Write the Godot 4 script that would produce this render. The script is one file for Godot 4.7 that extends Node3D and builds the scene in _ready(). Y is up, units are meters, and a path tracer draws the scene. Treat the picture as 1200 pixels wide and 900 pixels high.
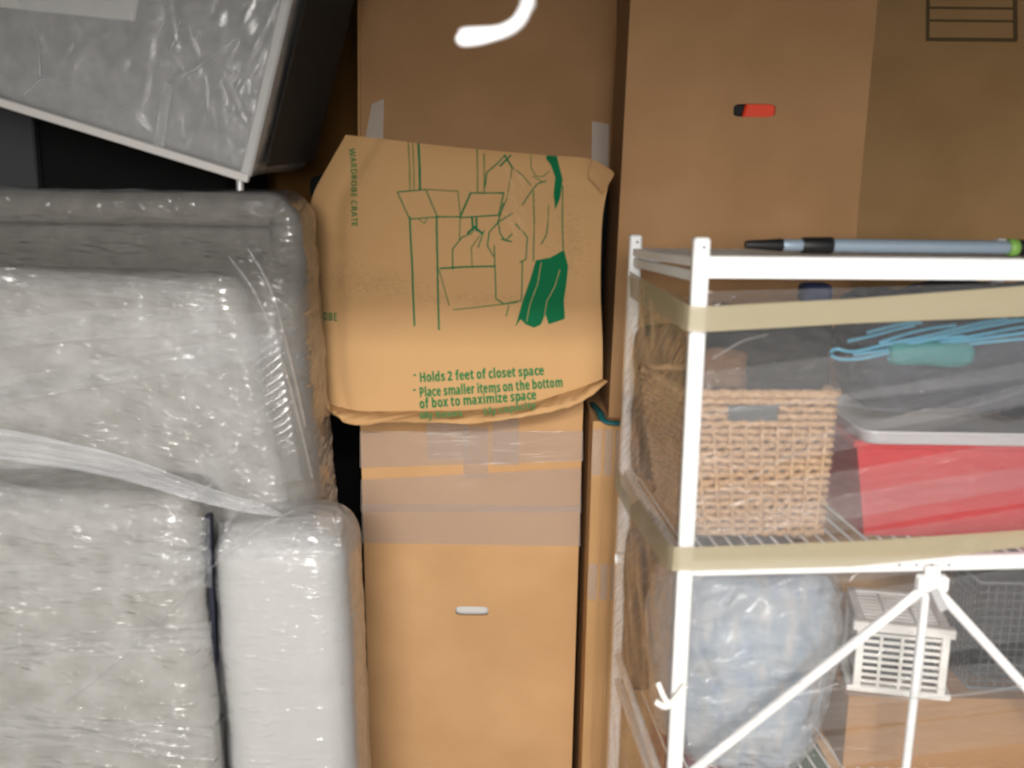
extends Node3D

# ---------------------------------------------------------------- camera model
const F := 1164.0
const EYE := Vector3(0, 1.6, 0)
var cb := Basis(Vector3.RIGHT, deg_to_rad(-11.5)) * Basis(Vector3.BACK, deg_to_rad(0.9))
var M := {}
var rng := RandomNumberGenerator.new()
var noise := FastNoiseLite.new()
var used := {}

# a point of the place: the direction of a photo pixel, at d metres in front of the doorway
func W(px: float, py: float, d: float) -> Vector3:
	var v: Vector3 = cb * Vector3((px - 600.0) / F, -(py - 450.0) / F, -1.0)
	return EYE + v * (d / -v.z)

# ---------------------------------------------------------------- scene helpers
func numbered(called: String) -> String:
	if not used.has(called):
		used[called] = 0
		return called
	used[called] += 1
	return "%s_%03d" % [called, used[called]]

func thing(called: String, label: String, category: String, at := Vector3.ZERO, group := "") -> Node3D:
	var o := Node3D.new()
	o.name = numbered(called)
	add_child(o)
	o.position = at
	o.set_meta("label", label)
	o.set_meta("category", category)
	if group:
		o.set_meta("group", group)
	return o

# a mesh under a thing; its vertices are given in world axes, relative to the world origin
func part(parent: Node, called: String, st, mat: Material, label := "") -> MeshInstance3D:
	var o := MeshInstance3D.new()
	o.name = called
	o.mesh = st.commit() if st is SurfaceTool else st
	o.material_override = mat
	parent.add_child(o, true)
	var p := parent
	var off := Vector3.ZERO
	while p != self:
		off += (p as Node3D).position
		p = p.get_parent()
	o.position = -off
	if label:
		o.set_meta("label", label)
	return o

func local_part(parent: Node, called: String, st, mat: Material) -> MeshInstance3D:
	var o := MeshInstance3D.new()
	o.name = called
	o.mesh = st.commit() if st is SurfaceTool else st
	o.material_override = mat
	parent.add_child(o, true)
	return o

func single(called: String, st, mat: Material, label: String, category: String) -> MeshInstance3D:
	var o := MeshInstance3D.new()
	o.name = numbered(called)
	o.mesh = st.commit()
	o.material_override = mat
	add_child(o)
	o.set_meta("label", label)
	o.set_meta("category", category)
	return o

func struct(called: String, st, mat: Material) -> MeshInstance3D:
	var o := MeshInstance3D.new()
	o.name = called
	o.mesh = st.commit()
	o.material_override = mat
	add_child(o)
	o.set_meta("kind", "structure")
	return o

# ---------------------------------------------------------------- mesh helpers
func begin() -> SurfaceTool:
	var st := SurfaceTool.new()
	st.begin(Mesh.PRIMITIVE_TRIANGLES)
	return st

func done(st: SurfaceTool) -> SurfaceTool:
	st.generate_normals()
	return st

func tri(st: SurfaceTool, a: Vector3, b: Vector3, c: Vector3, ua := Vector2.ZERO, ub := Vector2.ZERO, uc := Vector2.ZERO) -> void:
	st.set_uv(ua); st.add_vertex(a)
	st.set_uv(uc); st.add_vertex(c)
	st.set_uv(ub); st.add_vertex(b)

# a, b, c, d run counter-clockwise seen from outside
func quad(st: SurfaceTool, a: Vector3, b: Vector3, c: Vector3, d: Vector3, u := [Vector2(0, 1), Vector2(1, 1), Vector2(1, 0), Vector2(0, 0)]) -> void:
	tri(st, a, b, c, u[0], u[1], u[2])
	tri(st, a, c, d, u[0], u[2], u[3])

# a smooth sheet; fn(u, v) is the point, u to the right and v upward seen from outside
func sheet(st: SurfaceTool, nu: int, nv: int, fn: Callable, uvfn = null, flip := false) -> void:
	st.set_smooth_group(0)
	var P := []
	var U := []
	for j in nv + 1:
		for i in nu + 1:
			var u := float(i) / nu
			var v := float(j) / nv
			var p: Vector3 = fn.call(u, v)
			P.append(p)
			U.append(uvfn.call(u, v, p) if uvfn != null else Vector2(u, 1.0 - v))
	for j in nv:
		for i in nu:
			var a := j * (nu + 1) + i
			var b := a + 1
			var c := b + nu + 1
			var d := a + nu + 1
			if flip:
				quad(st, P[b], P[a], P[d], P[c], [U[b], U[a], U[d], U[c]])
			else:
				quad(st, P[a], P[b], P[c], P[d], [U[a], U[b], U[c], U[d]])

# six-sided box from its front and back corners: [bottom left, bottom right, top right, top left]
func hexa(st: SurfaceTool, f: Array, k: Array, skip_front := false) -> void:
	st.set_smooth_group(-1)
	if not skip_front:
		quad(st, f[0], f[1], f[2], f[3])
	quad(st, k[1], k[0], k[3], k[2])
	quad(st, k[0], f[0], f[3], k[3])
	quad(st, f[1], k[1], k[2], f[2])
	quad(st, f[3], f[2], k[2], k[3])
	quad(st, k[0], k[1], f[1], f[0])

# box with bevelled edges
func bevel_box(st: SurfaceTool, c: Vector3, s: Vector3, r := 0.002, b := Basis()) -> void:
	st.set_smooth_group(-1)
	var h := s / 2.0
	r = minf(r, minf(h.x, minf(h.y, h.z)) * 0.9)
	for ax in 3:
		for sg in [-1.0, 1.0]:
			var n := Vector3.ZERO; n[ax] = sg
			var u := Vector3.ZERO; u[(ax + 1) % 3] = 1.0
			var v := Vector3.ZERO; v[(ax + 2) % 3] = 1.0
			var hu: float = h[(ax + 1) % 3] - r
			var hv: float = h[(ax + 2) % 3] - r
			var o := n * h[ax]
			var q := [o - u * hu - v * hv, o + u * hu - v * hv, o + u * hu + v * hv, o - u * hu + v * hv]
			if sg < 0:
				q.reverse()
			quad(st, c + b * q[0], c + b * q[1], c + b * q[2], c + b * q[3])
	for ax in 3:
		var a1 := (ax + 1) % 3
		var a2 := (ax + 2) % 3
		for s1 in [-1.0, 1.0]:
			for s2 in [-1.0, 1.0]:
				var e := []
				for sg in [-1.0, 1.0]:
					var p := Vector3.ZERO; p[ax] = sg * (h[ax] - r); p[a1] = s1 * h[a1]; p[a2] = s2 * (h[a2] - r)
					var q := Vector3.ZERO; q[ax] = sg * (h[ax] - r); q[a1] = s1 * (h[a1] - r); q[a2] = s2 * h[a2]
					e.append([p, q])
				var order := [e[0][0], e[0][1], e[1][1], e[1][0]]
				if s1 * s2 > 0:
					order = [e[0][0], e[1][0], e[1][1], e[0][1]]
				var nn: Vector3 = (order[1] - order[0]).cross(order[2] - order[0])
				if nn.dot(order[0]) < 0:
					order.reverse()
				quad(st, c + b * order[0], c + b * order[1], c + b * order[2], c + b * order[3])
	for sx in [-1.0, 1.0]:
		for sy in [-1.0, 1.0]:
			for sz in [-1.0, 1.0]:
				var p := Vector3(sx * h.x, sy * (h.y - r), sz * (h.z - r))
				var q := Vector3(sx * (h.x - r), sy * h.y, sz * (h.z - r))
				var w := Vector3(sx * (h.x - r), sy * (h.y - r), sz * h.z)
				if (q - p).cross(w - p).dot(p) < 0:
					tri(st, c + b * p, c + b * w, c + b * q)
				else:
					tri(st, c + b * p, c + b * q, c + b * w)

# straight bar of rectangular section from a to c
func bar(st: SurfaceTool, a: Vector3, c: Vector3, w: float, h: float, up := Vector3.UP, r := 0.0015) -> void:
	var z := (c - a).normalized()
	var x := up.cross(z).normalized()
	var y := z.cross(x)
	bevel_box(st, (a + c) / 2.0, Vector3(w, h, a.distance_to(c)), r, Basis(x, y, z))

# round tube along points; rad is a number or an array
func tube(st: SurfaceTool, pts: Array, rad, seg := 8, closed := false, caps := true, squash := 1.0) -> void:
	st.set_smooth_group(0)
	var n := pts.size()
	var rings := []
	var side := Vector3.ZERO
	for i in n:
		var t: Vector3
		if closed:
			t = (pts[(i + 1) % n] - pts[(i + n - 1) % n]).normalized()
		else:
			t = (pts[mini(i + 1, n - 1)] - pts[maxi(i - 1, 0)]).normalized()
		if i == 0:
			side = t.cross(Vector3.UP if absf(t.y) < 0.9 else Vector3.RIGHT).normalized()
		else:
			side = (side - t * side.dot(t)).normalized()
		var other := t.cross(side)
		var r: float = rad[i] if rad is Array else rad
		var ring := []
		for k in seg:
			var a := TAU * k / seg
			ring.append(pts[i] + side * cos(a) * r + other * sin(a) * r * squash)
		rings.append(ring)
	var total := n if closed else n - 1
	for i in total:
		var A: Array = rings[i]
		var B: Array = rings[(i + 1) % n]
		for k in seg:
			var k2 := (k + 1) % seg
			var u0 := Vector2(float(k) / seg, float(i) / n)
			quad(st, A[k], A[k2], B[k2], B[k], [u0, u0, u0, u0])
	if not closed and caps:
		st.set_smooth_group(-1)
		for k in seg:
			var k2 := (k + 1) % seg
			tri(st, pts[0], rings[0][k2], rings[0][k])
			tri(st, pts[n - 1], rings[n - 1][k], rings[n - 1][k2])

# smooth curve through points
func curve(pts: Array, per := 6) -> Array:
	var out := []
	var n := pts.size()
	for i in n - 1:
		for k in per:
			out.append(pts[i].cubic_interpolate(pts[i + 1], pts[maxi(i - 1, 0)], pts[mini(i + 2, n - 1)], float(k) / per))
	out.append(pts[n - 1])
	return out

# soft box: edges rounded by r, moved along its normal by disp(local point, normal); x leans by lean metres from top to bottom
func soft_box(st: SurfaceTool, c: Vector3, s: Vector3, r: float, n: int, disp = null, b := Basis(), lean := 0.0, uv_turn := 0.0) -> void:
	st.set_smooth_group(0)
	var h := s / 2.0
	var grow := func(u: float) -> float:        # more samples near the edges
		return lerpf(u, 0.5 - 0.5 * cos(PI * u), 0.45)
	for ax in 3:
		for sg in [-1.0, 1.0]:
			var e1 := (ax + 1) % 3
			var e2 := (ax + 2) % 3
			var nu := maxi(6, int(n * minf(1.0, s[e1] / maxf(s.x, s.y)) ))
			var nv := maxi(6, int(n * minf(1.0, s[e2] / maxf(s.x, s.y)) ))
			var fn := func(u: float, v: float) -> Vector3:
				var p := Vector3.ZERO
				p[ax] = sg * h[ax]
				p[e1] = (grow.call(u) * 2.0 - 1.0) * h[e1]
				p[e2] = (grow.call(v) * 2.0 - 1.0) * h[e2]
				var inner := p.clamp(-(h - Vector3.ONE * r), h - Vector3.ONE * r)
				var dir := (p - inner).normalized()
				var q := inner + dir * r
				if disp != null:
					q += dir * disp.call(q, dir)
				q.x += -lean * q.y / s.y
				return c + b * q
			var uvf := func(u: float, v: float, _p: Vector3) -> Vector2:
				var a := Vector2(u * s[e1], v * s[e2])
				if ax == 2:
					a = Vector2(u * s.x * 1.0, -v * s.y)
				elif ax == 0:
					a = Vector2(v * s.z, -u * s.y)
				elif ax == 1:
					a = Vector2(v * s.x, u * s.z)
				return (a / 0.5).rotated(uv_turn)
			sheet(st, nu, nv, fn, uvf, sg < 0)

func lathe(st: SurfaceTool, c: Vector3, prof: Array, seg := 48, wob = null) -> void:
	st.set_smooth_group(0)
	var fn := func(u: float, v: float) -> Vector3:
		var k := v * (prof.size() - 1)
		var i := mini(int(k), prof.size() - 2)
		var p: Vector2 = prof[i].lerp(prof[i + 1], k - i)
		var a := -TAU * u
		var r := p.x
		if wob != null and r > 0.001:
			r += wob.call(a, p.y)
		return c + Vector3(cos(a) * r, p.y, sin(-a) * r * -1.0)
	var uvf := func(u: float, v: float, _p: Vector3) -> Vector2: return Vector2(u * 2.0, -v * 0.8)
	sheet(st, seg, (prof.size() - 1) * 3, fn, uvf, true)

# bilinear point on a quad [bl, br, tr, tl]
func bil(q: Array, u: float, v: float) -> Vector3:
	return q[0].lerp(q[1], u).lerp(q[3].lerp(q[2], u), v)

# carton: front with a stadium-shaped hand hole (centre and half size in metres along the face), sides, back
func carton(st: SurfaceTool, f: Array, k: Array, hole = null) -> void:
	if hole == null:
		hexa(st, f, k)
		return
	hexa(st, f, k, true)
	st.set_smooth_group(-1)
	var w: float = f[0].distance_to(f[1])
	var h: float = f[0].distance_to(f[3])
	var cu: float = hole[0]
	var cv: float = hole[1]
	var hw: float = hole[2] / w
	var hh: float = hole[3] / h
	var angles := []
	for i in 48:
		angles.append(TAU * i / 48.0)
	for q in [Vector2(0, 0), Vector2(1, 0), Vector2(1, 1), Vector2(0, 1)]:
		angles.append(fposmod(Vector2((q.x - cu), (q.y - cv)).angle(), TAU))
	angles.sort()
	var ins := []
	var outs := []
	for a in angles:
		var d := Vector2(cos(a), sin(a))
		var t := 1e9
		if d.x > 1e-6: t = minf(t, (1.0 - cu) / d.x)
		if d.x < -1e-6: t = minf(t, -cu / d.x)
		if d.y > 1e-6: t = minf(t, (1.0 - cv) / d.y)
		if d.y < -1e-6: t = minf(t, -cv / d.y)
		outs.append(Vector2(cu, cv) + d * t)
		# stadium: superellipse of the same size
		var e := pow(pow(absf(cos(a)), 5.0) + pow(absf(sin(a)), 5.0), -0.2)
		ins.append(Vector2(cu + hw * cos(a) * e, cv + hh * sin(a) * e))
	var into: Vector3 = (k[0] - f[0]).normalized() * 0.006
	for i in angles.size():
		var j := (i + 1) % angles.size()
		var A := bil(f, ins[i].x, ins[i].y)
		var B := bil(f, ins[j].x, ins[j].y)
		quad(st, A, bil(f, outs[i].x, outs[i].y), bil(f, outs[j].x, outs[j].y), B)
		quad(st, B, B + into, A + into, A)

# ---------------------------------------------------------------- textures and materials
func noise_tex(freq: float, c0: Color, c1: Color, size := 512, octaves := 4, sd := 1) -> NoiseTexture2D:
	var f := FastNoiseLite.new()
	f.seed = sd
	f.noise_type = FastNoiseLite.TYPE_SIMPLEX_SMOOTH
	f.frequency = freq
	f.fractal_octaves = octaves
	var t := NoiseTexture2D.new()
	t.width = size; t.height = size
	t.seamless = true
	t.noise = f
	var g := Gradient.new()
	g.set_color(0, c0); g.set_color(1, c1)
	t.color_ramp = g
	return t

# height picture of short parallel creases, as in stretched film
func crease_tex(size: int, count: int, len0: float, len1: float, w0: float, w1: float, spread: float, sd: int) -> ImageTexture:
	var r := RandomNumberGenerator.new()
	r.seed = sd
	var a := PackedFloat32Array()
	a.resize(size * size)
	for s in count:
		var x := r.randf() * size
		var y := r.randf() * size
		var ang := r.randfn(0.0, spread)
		var L := r.randf_range(len0, len1)
		var wd := r.randf_range(w0, w1)
		var amp := pow(r.randf(), 1.6)
		var dx := cos(ang)
		var dy := sin(ang)
		var half := int(wd * 2.2)
		var bend := r.randfn(0.0, 0.0012)
		for i in int(L):
			var e := sin(PI * i / L)
			for k in range(-half, half + 1):
				var g := exp(-k * k / (wd * wd)) * amp * e
				var off := k + bend * (i - L / 2) * (i - L / 2)
				var px := int(x + dx * i - dy * off) & (size - 1)
				var py := int(y + dy * i + dx * off) & (size - 1)
				var at := py * size + px
				if g > a[at]:
					a[at] = g
	var im := Image.create_from_data(size, size, false, Image.FORMAT_RF, a.to_byte_array())
	return ImageTexture.create_from_image(im)

func mat(c: Color, rough := 0.8, metal := 0.0) -> StandardMaterial3D:
	var m := StandardMaterial3D.new()
	m.albedo_color = c
	m.roughness = rough
	m.metallic = metal
	return m

func tri_tex(m: StandardMaterial3D, t: Texture2D, scale: Vector3) -> StandardMaterial3D:
	m.albedo_texture = t
	m.uv1_triplanar = true
	m.uv1_world_triplanar = true
	m.uv1_scale = scale
	return m

func film(alpha: float, rough: float, bump: Texture2D, height: float, tint := Color(0.93, 0.94, 0.96)) -> StandardMaterial3D:
	var m := StandardMaterial3D.new()
	m.transparency = BaseMaterial3D.TRANSPARENCY_ALPHA
	m.albedo_color = Color(tint.r, tint.g, tint.b, alpha)
	m.roughness = rough
	m.cull_mode = BaseMaterial3D.CULL_DISABLED
	if bump:
		m.heightmap_enabled = true
		m.heightmap_texture = bump
		m.heightmap_scale = height
	return m

func cardboard(c: Color, flute: Texture2D) -> StandardMaterial3D:
	var m := mat(c, 0.85)
	tri_tex(m, M.card_tone, Vector3(1.3, 1.3, 1.3))
	m.metallic_specular = 0.3
	m.heightmap_enabled = true
	m.heightmap_texture = flute
	m.heightmap_scale = 0.02
	return m

func materials() -> void:
	M.crease = crease_tex(1024, 1300, 24, 110, 3.5, 6.5, 0.14, 3)
	M.crease_fine = crease_tex(1024, 1100, 150, 600, 3.0, 7.0, 0.06, 8)
	M.crumple = crease_tex(512, 500, 30, 140, 5.0, 12.0, 0.9, 21)
	M.card_tone = noise_tex(0.006, Color(0.93, 0.92, 0.90), Color(1, 1, 1), 512, 4, 5)
	M.flute = noise_tex(0.03, Color(0, 0, 0), Color(1, 1, 1), 256, 3, 9)
	M.card = cardboard(Color(0.76, 0.60, 0.43), M.flute)
	M.card_plain = cardboard(Color(0.71, 0.555, 0.40), M.flute)
	M.card_olive = cardboard(Color(0.66, 0.53, 0.37), M.flute)
	M.card_pale = cardboard(Color(0.76, 0.60, 0.42), M.flute)
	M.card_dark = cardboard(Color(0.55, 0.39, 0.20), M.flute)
	M.film_sofa = film(0.08, 0.12, M.crease, 0.42)
	M.film_arm = film(0.15, 0.15, M.crease, 0.20)
	M.film_ottoman = film(0.16, 0.2, M.crumple, 0.22)
	M.film_shelf = film(0.045, 0.15, M.crease_fine, 0.32)
	M.film_pass = film(0.042, 0.15, M.crease_fine, 0.18)
	M.film_bag = film(0.20, 0.16, M.crumple, 0.55)
	M.film_fold = film(0.22, 0.2, M.crumple, 0.10)
	M.film_wrap = film(0.08, 0.13, M.crease, 0.32)
	M.film_pleats = film(0.05, 0.15, null, 0.0)
	M.film_band = film(0.24, 0.14, M.crease_fine, 0.18)
	M.film_crease = film(0.09, 0.16, M.crumple, 0.3)
	M.tape_clear = film(0.34, 0.18, M.crease_fine, 0.03, Color(0.75, 0.69, 0.65))
	M.tape_pale = mat(Color(0.80, 0.76, 0.72, 0.5), 0.4)
	M.tape_pale.transparency = BaseMaterial3D.TRANSPARENCY_ALPHA
	M.tape_tan = mat(Color(0.66, 0.62, 0.51, 0.74), 0.5)
	M.tape_tan.transparency = BaseMaterial3D.TRANSPARENCY_ALPHA
	M.tape_tan.cull_mode = BaseMaterial3D.CULL_DISABLED
	M.grey_cloth = tri_tex(mat(Color(0.63, 0.625, 0.61), 0.9), noise_tex(0.012, Color(0.80, 0.79, 0.77), Color(1, 1, 1), 512, 4, 2), Vector3(2, 2, 2))
	M.arm_cloth = mat(Color(0.66, 0.655, 0.645), 0.9)
	M.card_shaded = cardboard(Color(0.62, 0.46, 0.29), M.flute)  # darker cardboard, the shade on the low shelf box is in its colour
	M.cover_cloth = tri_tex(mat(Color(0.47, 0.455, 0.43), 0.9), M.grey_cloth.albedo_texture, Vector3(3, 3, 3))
	M.ottoman_cloth = tri_tex(mat(Color(0.60, 0.60, 0.60), 0.9), noise_tex(0.02, Color(0.80, 0.80, 0.80), Color(1, 1, 1), 512, 4, 4), Vector3(2, 2, 2))
	M.dark_cloth = mat(Color(0.05, 0.05, 0.065), 0.9)
	M.white_metal = mat(Color(0.93, 0.93, 0.93), 0.35)
	M.white_plastic = mat(Color(0.90, 0.89, 0.87), 0.45)
	M.white_cord = mat(Color(0.95, 0.95, 0.96), 0.6)
	M.steel = mat(Color(0.80, 0.80, 0.81), 0.4, 0.45)
	M.black = mat(Color(0.045, 0.045, 0.05), 0.7)
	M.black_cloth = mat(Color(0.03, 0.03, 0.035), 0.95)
	M.dark_grey = mat(Color(0.27, 0.28, 0.29), 0.6)
	M.navy = tri_tex(mat(Color(0.17, 0.18, 0.23), 0.85), noise_tex(0.02, Color(0.55, 0.55, 0.6), Color(1, 1, 1), 256, 4, 6), Vector3(4, 4, 4))
	M.charcoal = mat(Color(0.075, 0.065, 0.065), 0.9)
	M.brown_cloth = mat(Color(0.36, 0.26, 0.18), 0.9)
	M.brown_dark = mat(Color(0.20, 0.14, 0.105), 0.9)
	M.red = mat(Color(0.66, 0.055, 0.075), 0.5)
	M.red_dull = mat(Color(0.55, 0.16, 0.13), 0.7)
	M.green_dull = mat(Color(0.24, 0.36, 0.16), 0.7)
	M.orange = mat(Color(0.95, 0.27, 0.12), 0.6)
	M.paper = mat(Color(0.80, 0.79, 0.78), 0.8)
	M.turquoise = mat(Color(0.24, 0.50, 0.60), 0.6)
	M.teal = mat(Color(0.12, 0.42, 0.42), 0.7)
	M.teal_dark = mat(Color(0.04, 0.36, 0.38), 0.6)
	M.wicker = tri_tex(mat(Color(0.80, 0.67, 0.53), 0.75), noise_tex(0.05, Color(0.68, 0.62, 0.55), Color(1, 1, 1), 256, 3, 12), Vector3(8, 8, 8))
	M.weave_shade = mat(Color(0.36, 0.265, 0.175), 0.9)  # liner tone, painted as the shadow between woven rows
	M.pole = mat(Color(0.62, 0.69, 0.76), 0.3, 0.3)
	M.pole_black = mat(Color(0.09, 0.09, 0.10), 0.5)
	M.lime = mat(Color(0.50, 0.68, 0.32), 0.5)
	M.mesh_grey = mat(Color(0.30, 0.30, 0.31), 0.5)
	M.ink = mat(Color(0.36, 0.29, 0.18), 0.9)
	M.concrete = tri_tex(mat(Color(0.62, 0.61, 0.59), 0.8), noise_tex(0.01, Color(0.85, 0.85, 0.85), Color(1, 1, 1), 512, 5, 31), Vector3(0.7, 0.7, 0.7))
	M.wall = tri_tex(mat(Color(0.72, 0.71, 0.69), 0.7), noise_tex(0.01, Color(0.93, 0.93, 0.93), Color(1, 1, 1), 256, 3, 32), Vector3(0.7, 0.7, 0.7))
	M.unit_wall = mat(Color(0.42, 0.42, 0.42), 0.7)
	M.bag_body = tri_tex(mat(Color(0.74, 0.74, 0.74), 0.8), noise_tex(0.012, Color(0.42, 0.60, 0.78), Color(1.0, 0.96, 0.92), 512, 4, 41), Vector3(4.0, 1.6, 4.0))
	M.glow = mat(Color(1, 1, 1), 0.5)
	M.glow.emission_enabled = true
	M.glow.emission = Color(1, 0.98, 0.95)
	M.glow.emission_energy_multiplier = 2.0

# ---------------------------------------------------------------- the setting
func slab(a: Vector3, b: Vector3) -> SurfaceTool:
	var st := begin()
	bevel_box(st, (a + b) / 2.0, (b - a).abs(), 0.0005)
	return done(st)

func setting() -> void:
	struct("floor", slab(Vector3(-2.2, -0.1, -3.3), Vector3(2.2, 0.0, 2.8)), M.concrete)
	struct("ceiling", slab(Vector3(-2.2, 2.9, -3.3), Vector3(2.2, 3.0, 2.8)), M.wall)
	struct("wall_back", slab(Vector3(-2.2, 0, -3.3), Vector3(2.2, 2.9, -3.2)), M.unit_wall)
	struct("wall_left", slab(Vector3(-1.75, 0, -3.2), Vector3(-1.65, 2.9, 0.0)), M.unit_wall)
	struct("wall_right", slab(Vector3(1.65, 0, -3.2), Vector3(1.75, 2.9, 0.0)), M.unit_wall)
	struct("wall_front", slab(Vector3(-2.2, 1.97, 0.02), Vector3(2.2, 2.9, 0.12)), M.wall)
	struct("wall_front_left", slab(Vector3(-2.2, 0, 0.02), Vector3(-1.5, 1.97, 0.12)), M.wall)
	struct("wall_front_right", slab(Vector3(1.5, 0, 0.02), Vector3(2.2, 1.97, 0.12)), M.wall)
	struct("wall_corridor", slab(Vector3(-2.2, 0, 2.7), Vector3(2.2, 2.9, 2.8)), M.wall)
	struct("wall_corridor_left", slab(Vector3(-2.3, 0, 0.12), Vector3(-2.2, 2.9, 2.7)), M.wall)
	struct("wall_corridor_right", slab(Vector3(2.2, 0, 0.12), Vector3(2.3, 2.9, 2.7)), M.wall)
	# the rolled-up door
	var st := begin()
	tube(st, [Vector3(-1.55, 2.55, -0.6), Vector3(1.55, 2.55, -0.6)], 0.16, 28)
	bevel_box(st, Vector3(0, 2.39, -0.68), Vector3(3.0, 0.06, 0.03), 0.004)
	struct("door_1", done(st), M.unit_wall)
	# corridor lights on the wall across from the door: a slim strip and, added below as fill, a broad panel for wall bounce
	lamp("fill_panel", "added broad fill panel standing in for light bounced in the corridor", Vector3(0, 2.08, LAMP_Z), Vector2(1.5, 1.04), PANEL_E)
	lamp("strip_light", "slim strip light high on the corridor wall above the added fill panel", Vector3(0, 2.74, LAMP_Z), Vector2(1.5, 0.16), STRIP_E)

func lamp(called: String, label: String, at: Vector3, size: Vector2, energy: float) -> void:
	var L := thing(called, label, "light", at)
	var st := begin()
	bevel_box(st, at + Vector3(0, 0, -0.04), Vector3(size.x, size.y, 0.08), 0.006)
	part(L, "housing", done(st), M.white_metal)
	st = begin()
	bevel_box(st, at + Vector3(0, 0, -0.09), Vector3(size.x - 0.05, size.y - 0.03, 0.02), 0.008)
	part(L, "diffuser", done(st), M.glow)
	var al := AreaLight3D.new()
	al.name = "lamp_glow"
	al.area_size = size - Vector2(0.08, 0.05)
	al.light_energy = energy
	al.light_color = Color(1.0, 0.985, 0.965)
	al.area_range = 12.0
	al.area_attenuation = 2.0
	al.shadow_enabled = true
	al.position = Vector3(0, 0, -0.11)
	L.add_child(al)

const PANEL_E := 29.0
const STRIP_E := 38.0
const LAMP_Z := 2.67

func _ready() -> void:
	rng.seed = 7
	noise.seed = 4
	noise.frequency = 1.0
	noise.fractal_octaves = 3
	var cam := Camera3D.new()
	cam.name = "camera"
	cam.near = 0.05
	cam.far = 50.0
	cam.fov = rad_to_deg(2.0 * atan(450.0 / F))
	cam.transform = Transform3D(cb, EYE)
	var att := CameraAttributesPhysical.new()
	att.frustum_focal_length = 12.0 * F / 450.0
	att.frustum_focus_distance = 10.0
	att.frustum_near = 0.05
	att.frustum_far = 50.0
	att.exposure_aperture = 5.6
	cam.attributes = att
	add_child(cam)
	cam.make_current()
	var we := WorldEnvironment.new()
	we.name = "environment"
	var e := Environment.new()
	e.background_mode = Environment.BG_COLOR
	e.background_color = Color(0.05, 0.05, 0.05)
	e.tonemap_mode = Environment.TONE_MAPPER_LINEAR
	e.tonemap_exposure = 0.395
	e.sdfgi_enabled = true
	e.ssao_enabled = true
	e.ssil_enabled = true
	we.environment = e
	add_child(we)
	materials()
	setting()
	boxes()
	printed_box()
	sofa()
	ottoman()
	left_background()
	shelf()
	shelf_contents()
	top_things()

# ---------------------------------------------------------------- cartons
func strip(q: Array, nu: int, nv: int, wav := 0.0) -> SurfaceTool:
	var st := begin()
	var nrm: Vector3 = (q[1] - q[0]).cross(q[3] - q[0]).normalized()
	sheet(st, nu, nv, func(u, v): return bil(q, u, v) + nrm * (0.0006 + wav * (0.5 + 0.5 * noise.get_noise_2d(u * 3.0, v * 6.0 + wav * 900))), func(u, v, _p): return Vector2(u, -v * 0.3))
	return done(st)

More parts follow.
